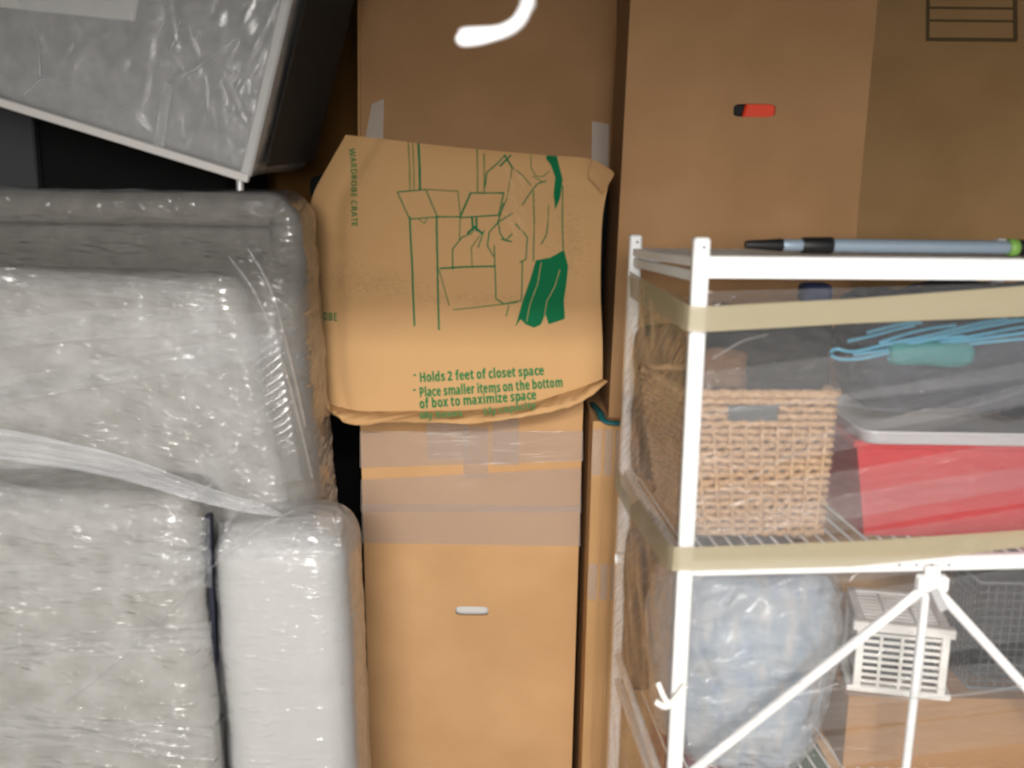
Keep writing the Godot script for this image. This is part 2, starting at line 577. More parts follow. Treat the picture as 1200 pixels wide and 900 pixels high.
func boxes() -> void:
	# lower wardrobe carton, in the middle
	var d := 2.05
	var f := [W(435, 930, d), W(669, 930, d), W(684, 456, d), W(421, 456, d)]
	for i in [0, 1]:
		var up: Vector3 = f[3 - i] - f[i]
		f[i] = f[3 - i] - up * (f[3 - i].y / up.y)
	f[2].y = 1.165; f[3].y = 1.165
	var back := Vector3(0, 0, -0.61)
	var k := [f[0] + back, f[1] + back, f[2] + back, f[3] + back]
	var o := thing("wardrobe_box", "tall plain cardboard box with hand hole and clear tape bands, beneath the green-printed box", "box", Vector3((f[0].x + f[1].x) / 2, 0, -d))
	var st := begin()
	var hc := W(553, 716, d)
	var hv: float = (hc.y - f[0].y) / (f[3].y - f[0].y)
	var lx := lerpf(f[0].x, f[3].x, hv)
	var rx := lerpf(f[1].x, f[2].x, hv)
	carton(st, f, k, [(hc.x - lx) / (rx - lx), hv, 0.0355, 0.0105])
	part(o, "body", done(st), M.card)
	# tapes round it
	var bands := [[422, 683, 505, 548, 505, 540], [423, 681, 562, 600, 548, 600], [424, 680, 590, 636, 592, 640]]
	for b in bands:
		var e: float = 0.0025 + 0.0015 * bands.find(b)
		var q := [W(b[0], b[3], d - e), W(b[1], b[5], d - e), W(b[1], b[4], d - e), W(b[0], b[2], d - e)]
		part(o, "packing_tape", strip(q, 40, 8, 0.002), M.tape_clear, "clear band of packing tape")
	for b in [[500, 548, 490, 538], [543, 572, 500, 560], [577, 608, 490, 545]]:
		var q := [W(b[0], b[3], d - 0.0015), W(b[1], b[3], d - 0.0015), W(b[1], b[2], d - 0.0015), W(b[0], b[2], d - 0.0015)]
		part(o, "tape_strip", strip(q, 6, 6, 0.0005), M.tape_clear)
	st = begin()
	bevel_box(st, hc + Vector3(0, -0.012, -0.035), Vector3(0.12, 0.04, 0.012), 0.003, Basis(Vector3.BACK, 0.06))
	single("paper_sheet", done(st), M.paper, "white crumpled paper seen inside the hand hole of the lower middle box", "paper")
	# upper plain carton behind the printed one
	d = 2.33
	f = [W(424, 420, d), W(716, 420, d), W(724, -60, d), W(420, -60, d)]
	f[0].y = 1.166; f[1].y = 1.166
	f[2].y = 2.25; f[3].y = 2.25
	back = Vector3(0, 0, -0.5)
	k = [f[0] + back, f[1] + back, f[2] + back, f[3] + back]
	o = thing("cardboard_box", "plain brown cardboard box behind and above the green-printed box, two pale tape pieces", "box", Vector3((f[0].x + f[1].x) / 2, 1.166, -d))
	st = begin()
	hexa(st, f, k)
	part(o, "body", done(st), M.card_plain)
	st = begin()
	bar(st, W(421.5, 300, d - 0.003), W(420.5, -40, d - 0.003), 0.009, 0.006)
	part(o, "flap_edge", done(st), M.card_pale)
	st = begin()
	bar(st, W(719, 300, d - 0.003), W(722.5, -40, d - 0.003), 0.006, 0.006)
	part(o, "flap_edge", done(st), M.card_pale)
	part(o, "tape_piece", strip([W(427, 166, d - 0.001), W(449, 162, d - 0.001), W(450, 116, d - 0.001), W(436, 122, d - 0.001)], 3, 4), M.tape_pale)
	part(o, "tape_piece", strip([W(693, 200, d - 0.001), W(713, 200, d - 0.001), W(714, 146, d - 0.001), W(694, 142, d - 0.001)], 3, 4), M.tape_pale)
	# right: lower wide carton
	d = 1.95
	var top := W(722, 494, d).y
	f = [W(690, 900, d), W(1330, 900, d), W(1330, 494, d), W(695, 494, d)]
	f[0].y = 0.0; f[1].y = 0.0; f[2].y = top; f[3].y = top
	f[1].x = f[2].x
	f[0].x = f[3].x
	back = Vector3(0, 0, -0.80)
	k = [f[0] + back, f[1] + back, f[2] + back, f[3] + back]
	o = thing("cardboard_box", "wide cardboard box standing on the floor behind the white shelf rack, tape round its corner", "box", Vector3((f[0].x + f[1].x) / 2, 0, -d))
	st = begin()
	hexa(st, f, k)
	part(o, "body", done(st), M.card_pale)
	var side := [f[0], W(727, 900, d), W(727, 494, d), f[3]]
	side[1].y = 0.0; side[2].y = top; side[1].x = side[2].x
	for y in [[0.90, 0.985], [0.66, 0.73]]:
		st = begin()
		sheet(st, 8, 3, func(u, v): return bil(side, u, lerpf(y[0], y[1], v)) + Vector3(0, 0, 0.0015))
		part(o, "packing_tape", done(st), M.tape_clear)
	for t in [0.40, 0.80]:
		st = begin()
		bar(st, bil(side, t, 0.01), bil(side, t, 0.99), 0.005, 0.006, Vector3.RIGHT, 0.001)
		part(o, "panel_edge", done(st), M.card)
	# teal strap lying over its corner
	st = begin()
	tube(st, curve([W(694, 473, 2.12), W(702, 482, 1.99), W(710, 494, 1.938), W(735, 496, 1.938), W(765, 495, 1.938)], 5), 0.008, 6, false, true, 0.5)
	single("teal_strap", done(st), M.teal_dark, "dark teal strap lying over the corner of the wide box by the shelf rack", "strap")
	# right: upper carton with hand hole
	d = 1.98
	var d2 := 1.98
	f = [W(713, 494, d), W(983, 494, d), W(1034, -60, d2), W(742, -60, d2)]
	f[0].y = top + 0.001; f[1].y = top + 0.001
	f[0].z = -d; f[1].z = -d
	back = Vector3(0, 0, -0.24)
	k = [f[0] + back, f[1] + back, f[2] + back, f[3] + back]
	k[0].y = f[0].y; k[1].y = f[1].y
	o = thing("wardrobe_box", "cardboard box with an orange and black thing showing in its hand hole", "box", Vector3((f[0].x + f[1].x) / 2, top, -d))
	st = begin()
	hc = W(884, 131, d)
	hv = (hc.y - f[0].y) / (f[3].y - f[0].y)
	lx = lerpf(f[0].x, f[3].x, hv)
	rx = lerpf(f[1].x, f[2].x, hv)
	carton(st, f, k, [(hc.x - lx) / (rx - lx), hv, 0.041, 0.0122])
	part(o, "body", done(st), M.card_plain)
	st = begin()
	bevel_box(st, hc + Vector3(0.028, 0, -0.016), Vector3(0.09, 0.06, 0.016), 0.004, Basis(Vector3.BACK, -0.25))
	single("orange_thing", done(st), M.orange, "orange piece seen inside the hand hole of the upper right box", "packing")
	st = begin()
	bevel_box(st, hc + Vector3(-0.05, 0, -0.034), Vector3(0.09, 0.06, 0.016), 0.004)
	single("black_thing", done(st), M.black, "black piece left of the orange one inside the hand hole", "packing")
	# far right carton with the printed form
	d = 2.26
	f = [W(962, 480, d), W(1310, 480, d), W(1310, -60, d), W(1016, -60, d)]
	f[0].y = top + 0.001; f[1].y = top + 0.001; f[1].x = f[2].x
	f[0].x = f[3].x
	back = Vector3(0, 0, -0.42)
	k = [f[0] + back, f[1] + back, f[2] + back, f[3] + back]
	o = thing("cardboard_box", "cardboard box at the far right with a dark printed form near its top", "box", Vector3((f[0].x + f[1].x) / 2, top, -d))
	st = begin()
	hexa(st, f, k)
	part(o, "body", done(st), M.card_olive)
	st = begin()
	var ink := func(x0, y0, x1, y1, w):
		bar(st, W(x0, y0, d - 0.0006), W(x1, y1, d - 0.0006), w, 0.001, Vector3.BACK, 0.0002)
	ink.call(1088, -50, 1087, 46, 0.008)
	ink.call(1189, -50, 1190, 46, 0.010)
	ink.call(1085, 46, 1192, 47, 0.008)
	ink.call(1087, 24, 1188, 25, 0.005)
	ink.call(1087, 9, 1188, 10, 0.005)
	ink.call(1087, -12, 1188, -12, 0.005)
	part(o, "printed_form", done(st), M.ink)

# ---------------------------------------------------------------- the crushed box with green print
func text_into(im: Image, text: String, a: Vector2, b: Vector2, height: float, col: Color, bold := true) -> void:
	# letters run from a to b (picture pixels), squeezed to fit
	var tm := TextMesh.new()
	var sf := SystemFont.new()
	sf.font_names = PackedStringArray(["Droid Sans"])
	if bold:
		sf.font_weight = 700
	tm.font = sf
	tm.text = text
	tm.font_size = 32
	tm.pixel_size = 1.0
	tm.depth = 0.0
	var box := tm.get_aabb()
	var arr := tm.surface_get_arrays(0)
	var v: PackedVector3Array = arr[Mesh.ARRAY_VERTEX]
	var idx = arr[Mesh.ARRAY_INDEX]
	if idx == null or idx.size() == 0:
		idx = PackedInt32Array(range(v.size()))
	var along := (b - a)
	var up := Vector2(along.y, -along.x).normalized() * height / 32.0
	var mid := 0.0
	for t in range(0, idx.size() - 2, 3):
		var q := []
		for j in 3:
			var p := v[idx[t + j]]
			var x := (p.x - box.position.x) / box.size.x
			q.append(a + along * x + up * (p.y - mid))
		fill_poly(im, q, col)

func label_text(im: Image, C: Callable, k: float, tg: Color, dxy: Vector2) -> void:
	text_into(im, "Holds 2 feet of closet space", C.call(492, 443) + dxy, C.call(637, 434) + dxy, 15.5 * k, tg)
	text_into(im, "Place smaller items on the bottom", C.call(492, 460) + dxy, C.call(659, 448) + dxy, 15.5 * k, tg)
	text_into(im, "of box to maximize space", C.call(492, 473) + dxy, C.call(628, 462) + dxy, 15.5 * k, tg)

func fill_poly(im: Image, q: Array, col: Color) -> void:
	var lo: Vector2 = q[0]
	var hi: Vector2 = q[0]
	for p in q:
		lo = lo.min(p); hi = hi.max(p)
	var poly := PackedVector2Array(q)
	for y in range(maxi(0, int(lo.y)), mini(im.get_height() - 1, int(hi.y) + 1) + 1):
		for x in range(maxi(0, int(lo.x)), mini(im.get_width() - 1, int(hi.x) + 1) + 1):
			if Geometry2D.is_point_in_polygon(Vector2(x + 0.5, y + 0.5), poly):
				im.set_pixel(x, y, col)

func stroke(im: Image, pts: Array, r: float, col: Color) -> void:
	for s in pts.size() - 1:
		var a: Vector2 = pts[s]
		var b: Vector2 = pts[s + 1]
		var n := int(a.distance_to(b) / maxf(0.7, r * 0.6)) + 1
		for i in n + 1:
			var p := a.lerp(b, float(i) / n)
			for y in range(int(p.y - r), int(p.y + r) + 2):
				for x in range(int(p.x - r), int(p.x + r) + 2):
					if x >= 0 and y >= 0 and x < im.get_width() and y < im.get_height() and Vector2(x, y).distance_to(p) <= r:
						im.set_pixel(x, y, col)

const PD := 1.93          # distance of the printed face
func poly_at(pts: Array, t: float) -> Vector3:
	var k := t * (pts.size() - 1)
	var i := mini(int(k), pts.size() - 2)
	return pts[i].cubic_interpolate(pts[i + 1], pts[maxi(i - 1, 0)], pts[mini(i + 2, pts.size() - 1)], k - i)

func printed_box() -> void:
	var o0 := W(350, 505, PD)
	var o1 := W(725, 145, PD)
	var S := 1100
	var H := int(S * (o1.y - o0.y) / (o1.x - o0.x))
	var im := Image.create(S, H, false, Image.FORMAT_RGB8)
	var base := Color(0.74, 0.585, 0.41)
	im.fill(base)
	var C := func(x: float, y: float) -> Vector2:
		var p := W(x, y, PD)
		return Vector2((p.x - o0.x) / (o1.x - o0.x) * S, (o1.y - p.y) / (o1.y - o0.y) * H)
	var green := Color(0.05, 0.40, 0.25)
	var faint := Color(0.36, 0.45, 0.27)
	var px := func(list: Array) -> Array:
		var out := []
		for p in list:
			out.append(C.call(p[0], p[1]))
		return out
	# soft scuffs
	for s in [[430, 335, 60, 9], [400, 330, 25, 14], [668, 285, 18, 30], [560, 350, 90, 5]]:
		for n in 260:
			var x := rng.randfn(s[0], s[2] * 0.5)
			var y := rng.randfn(s[1], s[3] * 0.7)
			stroke(im, px.call([[x, y], [x + 3, y + 0.3]]), 1.6, base.darkened(rng.randf_range(0.02, 0.07)))
	# the picture of a packed wardrobe carton and a woman hanging shirts
	var lines := [
		[1.9, faint, [[478, 165], [479, 222]]], [3.2, green, [[490, 165], [491, 222]]], [1.6, faint, [[483, 165], [484, 222]]],
		[1.7, green, [[464, 225], [498, 222], [512, 254], [479, 257], [464, 225]]],
		[1.7, faint, [[500, 222], [536, 224], [539, 253]]], [1.9, green, [[512, 254], [539, 254]]],
		[2.6, green, [[539, 254], [551, 226]]], [1.9, green, [[551, 226], [590, 226], [584, 252], [539, 255]]],
		[2.0, faint, [[559, 175], [559, 224]]], [2.0, faint, [[567, 180], [567, 224]]],
		[2.6, green, [[479, 255], [482, 320], [485, 382]]], [2.6, green, [[511, 255], [512, 320], [514, 386]]],
		[1.5, faint, [[488, 256], [497, 262], [500, 256]]],
		[1.6, faint, [[539, 256], [538, 280]]],
		[2.4, green, [[515, 315], [545, 313], [579, 312]]], [1.7, faint, [[514, 317], [526, 358]]],
		[1.8, faint, [[531, 363], [560, 360], [606, 354]]],
		[1.7, green, [[530, 316], [530, 292], [541, 278], [553, 273]]], [1.6, faint, [[553, 314], [552, 290], [562, 276]]],
		[3.0, green, [[553, 256], [554, 270]]], [3.0, green, [[558, 256], [558, 270]]], [3.2, green, [[548, 273], [556, 266], [564, 273]]],
		[1.6, green, [[567, 270], [560, 290]]],
		[1.8, green, [[568, 218], [570, 202], [584, 190], [592, 181]]], [2.6, green, [[586, 194], [598, 182]]], [2.4, green, [[592, 183], [600, 196]]],
		[1.7, faint, [[600, 196], [612, 205], [622, 217]]], [1.6, faint, [[600, 196], [594, 232], [588, 246]]],
		[1.7, green, [[578, 300], [571, 288], [573, 272], [584, 260], [600, 250]]], [1.7, green, [[579, 288], [581, 350], [590, 356], [611, 352], [612, 306]]],
		[1.7, green, [[584, 262], [586, 274], [592, 282], [600, 274]]], [1.7, green, [[604, 262], [618, 278], [616, 304], [609, 307]]],
		[2.2, green, [[588, 280], [599, 283]]], [2.0, green, [[590, 238], [583, 262]]], [1.6, green, [[596, 358], [593, 370]]],
		[1.7, green, [[612, 240], [622, 225], [630, 215], [640, 212]]], [1.6, green, [[625, 224], [626, 262], [625, 305]]],
		[1.7, green, [[660, 218], [659, 262], [660, 292]]], [1.6, green, [[642, 262], [640, 276], [634, 286]]], [1.5, faint, [[643, 240], [642, 262]]],
		[1.5, faint, [[622, 182], [622, 196], [628, 206], [636, 207], [644, 200]]], [1.4, faint, [[624, 206], [636, 213]]],
	]
	for l in lines:
		stroke(im, px.call(l[2]), l[0] * 1.2, l[1])
	fill_poly(im, px.call([[641, 178], [652, 180], [655, 192], [660, 210], [657, 232], [651, 246], [649, 228], [651, 208], [646, 194], [640, 186]]), green)
	fill_poly(im, px.call([[628, 305], [645, 302], [661, 293], [666, 312], [664, 332], [661, 352], [662, 374], [650, 378], [643, 380], [639, 368], [634, 380], [626, 384], [616, 380], [610, 374], [604, 383], [612, 354], [621, 328]]), green)
	stroke(im, px.call([[634, 308], [630, 332], [621, 356], [617, 376]]), 1.3, base)
	stroke(im, px.call([[656, 316], [650, 336], [641, 352], [638, 368]]), 1.3, base)
	for n in 26:        # pale scratches where tape was pulled off
		var x := rng.randf_range(591, 612)
		var y := rng.randf_range(192, 262)
		stroke(im, px.call([[x, y], [x + 3 + rng.randf() * 4, y + 8 + rng.randf() * 10]]), 1.2, base.lerp(Color(0.80, 0.68, 0.56), rng.randf_range(0.3, 0.9)))
	var tg := Color(0.10, 0.42, 0.24)
	stroke(im, px.call([[485, 440], [486, 440]]), 3.4, tg)
	stroke(im, px.call([[485, 457], [486, 457]]), 3.4, tg)
	var k: float = C.call(500, 450).distance_to(C.call(501, 450))
	for dxy in [Vector2(-0.6, 0), Vector2(0.6, 0.4), Vector2(0, -0.5)]:
		label_text(im, C, k, tg, dxy)
	text_into(im, "WARDROBE CRATE", C.call(409, 173), C.call(412, 266), 10 * k, Color(0.18, 0.42, 0.22))
	text_into(im, "OBE", C.call(371, 376), C.call(389, 376), 13 * k, Color(0.12, 0.42, 0.24))
	var pm := mat(Color.WHITE, 0.85)
	pm.albedo_texture = ImageTexture.create_from_image(im)
	pm.metallic_specular = 0.3
	pm.texture_repeat = false
	M.printed = pm
	var uvf := func(_u, _v, p: Vector3) -> Vector2:
		return Vector2((p.x - o0.x) / (o1.x - o0.x), (o1.y - p.y) / (o1.y - o0.y))

	var P := func(list: Array) -> Array:
		var out := []
		for q in list:
			out.append(W(q[0], q[1], PD + q[2]))
		return out
	var left: Array = P.call([[381, 472, 0.03], [371, 430, 0.07], [367, 340, 0.09], [364, 268, 0.09], [366, 232, 0.08], [386, 192, 0.06], [405, 158, 0.03]])
	var right: Array = P.call([[706, 444, 0.01], [706, 400, 0.01], [704, 350, 0.005], [704, 300, 0.005], [706, 255, 0.01], [711, 225, 0.01], [718, 200, -0.02]])
	var bottom: Array = P.call([[381, 472, 0.03], [415, 481, 0.0], [480, 482, -0.005], [560, 480, -0.005], [620, 472, -0.005], [665, 459, 0.0], [706, 444, 0.01]])
	var topl: Array = P.call([[405, 158, 0.03], [450, 163, 0.01], [500, 169, 0.0], [560, 175, 0.0], [640, 182, 0.0], [690, 186, 0.0], [718, 200, -0.02]])
	var face := func(u: float, v: float) -> Vector3:
		var c := poly_at(bottom, u).lerp(poly_at(topl, u), v) + poly_at(left, v).lerp(poly_at(right, v), u)
		c -= left[0].lerp(right[0], u).lerp(left[6].lerp(right[6], u), v)
		var bulge := 0.03 * sin(PI * u) * sin(PI * minf(1.0, v * 1.05))
		bulge += 0.006 * noise.get_noise_2d(u * 2.0, v * 2.0)
		bulge -= 0.010 * exp(-pow((v - 0.44) / 0.05, 2)) * (1.0 - smoothstep(0.25, 0.7, u))
		bulge -= 0.007 * exp(-pow((u - 0.13) / 0.03, 2))
		return c + Vector3(0, 0, bulge)
	var o := thing("printed_box", "crushed cardboard box with green print of a woman packing clothes, flap torn out below", "box", Vector3(-0.1, 1.166, -2.0))
	var st := begin()
	sheet(st, 70, 70, face, uvf)
	# sides run back from the outline
	var ring := []
	for i in 40: ring.append(face.call(i / 40.0, 0.0))
	for i in 40: ring.append(face.call(1.0, i / 40.0))
	for i in 40: ring.append(face.call(1.0 - i / 40.0, 1.0))
	for i in 40: ring.append(face.call(0.0, 1.0 - i / 40.0))
	st.set_smooth_group(1)
	var rear := []
	for p in ring:
		rear.append(Vector3(lerpf(p.x, -0.1, 0.06), clampf(p.y, 1.1665, 1.60), -2.22))
	var q0 := [Vector2(0.97, 0.6), Vector2(0.97, 0.6), Vector2(0.97, 0.6), Vector2(0.97, 0.6)]
	for i in ring.size():
		var j := (i + 1) % ring.size()
		var m0: Vector3 = ring[i].lerp(rear[i], 0.3)
		var m1: Vector3 = ring[j].lerp(rear[j], 0.3)
		m0.y = maxf(m0.y, 1.1668); m1.y = maxf(m1.y, 1.1668)
		quad(st, m0, m1, ring[j], ring[i], q0)
		quad(st, rear[i], rear[j], m1, m0, q0)
	var mid := Vector3(-0.1, 1.4, -2.225)
	for i in ring.size():
		tri(st, rear[(i + 1) % ring.size()], rear[i], mid, q0[0], q0[0], q0[0])
	part(o, "body", done(st), pm)
	# folded flap that sticks out below the face
	var lip: Array = P.call([[377, 476, 0.0], [398, 491, -0.03], [416, 497, -0.04], [480, 495, -0.055], [560, 496, -0.06], [625, 486, -0.055], [675, 474, -0.05], [713, 447, -0.045]])
	var flap := func(u: float, v: float) -> Vector3:
		var a: Vector3 = face.call(u, 0.0)
		var b := poly_at(lip, u)
		var m := a.lerp(b, 0.55) + Vector3(0, 0.004 + 0.004 * noise.get_noise_1d(u * 9.0), 0.016)
		var w := v * PI
		var p := a.lerp(m, sin(w * 0.5)) if v < 0.5 else m.lerp(b, 1.0 - sin((1.0 - v) * PI * 0.5))
		return p + Vector3(0, 0.003 * noise.get_noise_2d(u * 16.0, v * 1.5), 0.004 * noise.get_noise_2d(u * 11.0, v + 4.0))
	st = begin()
	sheet(st, 80, 10, func(u, v): return flap.call(u, 1.0 - v), uvf)
	sheet(st, 80, 10, func(u, v): return flap.call(u, 1.0 - v) + Vector3(0, -0.002, -0.006), uvf, true)
	sheet(st, 80, 1, func(u, v): return flap.call(u, 1.0) + Vector3(0, -0.002, -0.006) * (1.0 - v), uvf)
	part(o, "torn_flap", done(st), M.card_pale)
	# corner tab at the upper right
	st = begin()
	var tq := [W(690, 206, PD - 0.012), W(707, 226, PD - 0.01), W(720, 203, PD - 0.05), W(694, 186, PD - 0.02)]
	sheet(st, 4, 4, func(u, v): return bil(tq, u, v), uvf)
	sheet(st, 4, 4, func(u, v): return bil(tq, u, v) + Vector3(0, -0.003, -0.004), uvf, true)
	part(o, "corner_tab", done(st), M.card)
	for l in [["My boxes", 492, 493, 541, 490], ["Sfy capacity", 566, 489, 628, 480]]:
		var tm := TextMesh.new()
		var sf := SystemFont.new()
		sf.font_names = PackedStringArray(["Droid Sans"])
		sf.font_weight = 700
		tm.font = sf
		tm.text = l[0]
		tm.font_size = 32
		tm.depth = 0.0005
		tm.pixel_size = 1.0
		var box := tm.get_aabb()
		var A := W(l[1], l[2] - 6, PD - 0.075)
		var B := W(l[3], l[4] - 6, PD - 0.075)
		var s := A.distance_to(B) / box.size.x
		var oo := local_part(o, "printed_line", tm, mat(Color(0.22, 0.45, 0.25), 0.9))
		var xa := (B - A).normalized()
		var za := Vector3(0, 0.35, 1).normalized()
		za = (za - xa * za.dot(xa)).normalized()
		oo.transform = Transform3D(Basis(xa * s, za.cross(xa) * s, za), (A + B) / 2.0 - o.position)
	# dark bundle squeezed behind it
	st = begin()
	var dn := func(p: Vector3, _n: Vector3) -> float: return 0.012 * noise.get_noise_3dv(p * 9.0)
	var a := W(363, 200, 2.27)
	var b2 := W(721, 200, 2.27)
	soft_box(st, Vector3((a.x + b2.x) / 2, 1.166 + 0.228, -2.275), Vector3(b2.x - a.x, 0.43, 0.06), 0.03, 30, dn)
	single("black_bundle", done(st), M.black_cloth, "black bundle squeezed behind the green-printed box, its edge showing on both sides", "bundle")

# ---------------------------------------------------------------- film-wrapped sofa
func gauss(p: Vector3, x: float, y: float, sx: float, sy: float) -> float:
	return exp(-pow((p.x - x) / sx, 2) - pow((p.y - y) / sy, 2))

func sofa() -> void:
	var o := thing("sofa", "light grey upholstered sofa wrapped in clear stretch film", "sofa", Vector3(-0.6, 0, -1.75))
	# back
	var d := 1.70
	var xr := W(366, 400, d).x
	var xl := W(-190, 400, d).x
	var yt := W(150, 226, d + 0.09).y
	var c := Vector3((xl + xr) / 2, (yt + 0.35) / 2, -d - 0.11)
	var s := Vector3(xr - xl, yt - 0.35, 0.22)
	var L := func(x, y): return W(x, y, d) - c
	var g1: Vector3 = L.call(20, 305)
	var g2: Vector3 = L.call(185, 335)
	var g3: Vector3 = L.call(80, 255)
	var pl: Vector3 = L.call(300, 450)
	var soft := func(p: Vector3, n: Vector3) -> float:
		var v := 0.008 * noise.get_noise_3dv(p * 3.0)
		if n.z > 0.3:
			v -= 0.075 * n.z * smoothstep(s.y / 2 - 0.20, s.y / 2, p.y)
		return v
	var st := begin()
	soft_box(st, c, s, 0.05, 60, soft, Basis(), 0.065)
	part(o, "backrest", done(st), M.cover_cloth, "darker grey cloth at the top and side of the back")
	# pale cushion on the front of the back
	var kx0 := W(-190, 450, d).x
	var kx1 := W(322, 450, d).x
	var ky1 := W(180, 318, d - 0.02).y
	var kc := Vector3((kx0 + kx1) / 2, (ky1 + 0.9) / 2, -d - 0.02)
	var ks := Vector3(kx1 - kx0, ky1 - 0.9, 0.09)
	st = begin()
	soft_box(st, kc, ks, 0.04, 50, func(p, n): return 0.006 * noise.get_noise_3dv(p * 3.5) + n.z * (0.03 * gauss(p + kc - c, g1.x, g1.y - 0.01, 0.07, 0.05) + 0.016 * gauss(p + kc - c, g2.x, g2.y, 0.10, 0.03)), Basis(), 0.09)
	part(o, "back_cushion", done(st), M.grey_cloth)
	var wrap := func(p: Vector3, n: Vector3) -> float:
		var v: float = soft.call(p, n) + 0.006
		v += 0.0045 * noise.get_noise_2d(p.x * 5.0 - p.y * 3.0, p.y * 22.0 + p.x * 6.0)
		if n.z > 0.3:
			var edge: float = kx1 - c.x - 0.09 * (p.y - (kc.y - c.y)) / ks.y
			v += 0.036 * smoothstep(edge + 0.05, edge - 0.01, p.x) * smoothstep(ky1 - c.y + 0.05, ky1 - c.y - 0.01, p.y)
			v += n.z * (0.03 * gauss(p, g1.x, g1.y - 0.01, 0.07, 0.05) + 0.016 * gauss(p, g2.x, g2.y, 0.10, 0.03))
		return v
	st = begin()
	soft_box(st, c, s, 0.05, 150, wrap, Basis(), 0.065, -0.16)
	part(o, "stretch_film", done(st), M.film_sofa, "clear stretch film with bright creases")
	# pleated film near the right edge
	var pq := [W(238, 575, d - 0.056), W(352, 565, d - 0.05), W(318, 366, d - 0.05), W(200, 378, d - 0.056)]
	var plf := func(u: float, v: float) -> Vector3:
		var p := bil(pq, u, v)
		var q := (p.y - pl.y) * 0.84 - (p.x - pl.x) * 0.54
		var m := sin(PI * u) * sin(PI * v)
		return p + Vector3(0, 0, 0.0036 * pow(m, 0.6) * sin(q * TAU / 0.0135 + 2.0 * noise.get_noise_2d(u * 2.0, v * 4.0)) - 0.012 * (1.0 - m))
	st = begin()
	sheet(st, 70, 130, plf)
	part(o, "film_pleats", done(st), M.film_pleats)
	# arm
	d = 1.52
	var ax0 := W(256, 740, d).x
	var ax1 := W(411, 740, d).x
	var at := W(330, 622, d + 0.03).y
	var ac := Vector3((ax0 + ax1) / 2, at / 2, -d - 0.11)
	var asz := Vector3(ax1 - ax0, at, 0.22)
	var adisp := func(p: Vector3, _n: Vector3) -> float: return 0.004 * noise.get_noise_3dv(p * 4.0 + Vector3.ONE)
	st = begin()
	soft_box(st, ac, asz, 0.055, 46, adisp, Basis(), 0.03)
	part(o, "arm", done(st), M.arm_cloth)
	st = begin()
	soft_box(st, ac, asz, 0.055, 110, func(p, n): return adisp.call(p, n) + 0.005 + 0.0022 * noise.get_noise_2d(p.x * 6.0, p.y * 24.0), Basis(), 0.03, 0.05)
	part(o, "stretch_film", done(st), M.film_arm, "clear stretch film with bright creases")
	# seat cushion, on its edge
	var sx0 := W(-190, 740, d).x
	var sx1 := W(244, 740, d).x
	var stp := W(120, 580, d + 0.02).y
	var sc := Vector3((sx0 + sx1) / 2, stp / 2, -d - 0.13)
	var ss := Vector3(sx1 - sx0, stp, 0.26)
	var sdisp := func(p: Vector3, n: Vector3) -> float: return 0.012 * noise.get_noise_3dv(p * 2.6) + (0.012 * cos(p.x * 2.6) * cos(p.y * 1.5) if n.z > 0.3 else 0.0)
	st = begin()
	soft_box(st, sc, ss, 0.05, 56, sdisp, Basis(), 0.03)
	part(o, "seat_cushion", done(st), M.grey_cloth)
	st = begin()
	soft_box(st, sc, ss, 0.05, 140, func(p, n): return sdisp.call(p, n) + 0.006 + 0.0045 * noise.get_noise_2d(p.x * 5.0 - p.y * 2.0, p.y * 24.0 + p.x * 5.0), Basis(), 0.03, -0.10)
	part(o, "stretch_film", done(st), M.film_sofa, "clear stretch film with bright creases")
	# dark gap lining
	st = begin()
	bar(st, W(245, 602, d + 0.045), W(258, 930, d + 0.045), 0.016, 0.01)
	part(o, "seam_piping", done(st), mat(Color(0.08, 0.09, 0.16), 0.7), "dark blue piping in the gap beside the arm")
	# gathered band of film across the front
	var band := [W(-190, 500, 1.50), W(-60, 512, 1.50), W(60, 530, 1.50), W(150, 552, 1.50), W(235, 580, 1.50), W(330, 604, 1.50)]
	var bfn := func(u: float, v: float) -> Vector3:
		var p := poly_at(band, u)
		var wd := 0.058 * (1.0 - 0.5 * u) * sqrt(maxf(0.001, 1.0 - pow(u, 6.0)))
		return p + Vector3(0, (v - 0.5) * wd, 0.006 * sin(PI * v) + 0.0028 * sin(v * 26.0 + 2.0 * sin(u * 7.0)) - 0.03 * u * u * 0.2)
	st = begin()
	sheet(st, 70, 40, bfn, func(u, v, _p): return Vector2(u * 1.6, -v * 0.15))
	part(o, "film_fold", done(st), M.film_band)
	var l2 := [[[345, 598], [300, 622], [245, 668], [180, 735], [120, 790], [75, 826]], [[268, 300], [300, 345], [330, 420], [352, 500], [366, 560]], [[290, 290], [318, 340], [340, 420], [358, 500]]]
	for l in l2:
		var pts := []
		for p in l:
			var dd := 1.668 if p[1] <= 560 else 1.500
			pts.append(W(p[0], p[1], dd))
		st = begin()
		tube(st, curve(pts, 8), 0.006 if l[0][1] < 560 else 0.0022, 8, false, true, 0.25)
		part(o, "film_edge", done(st), M.film_crease if l[0][1] < 560 else M.film_fold)
	# further passes of film, each a strip lying over the wrap
	var passes := [
		[[-60, 318], [250, 348], 26, 1.632, 1.655], [[-60, 395], [255, 372], 34, 1.638, 1.652], [[-60, 470], [330, 400], 30, 1.638, 1.650],
		[[-60, 585], [246, 640], 60, 1.488, 1.488], [[-60, 690], [248, 668], 44, 1.488, 1.490], [[-60, 770], [248, 742], 30, 1.488, 1.492],
		[[256, 634], [400, 626], 44, 1.506, 1.506], [[-60, 850], [250, 872], 36, 1.488, 1.494],
	]
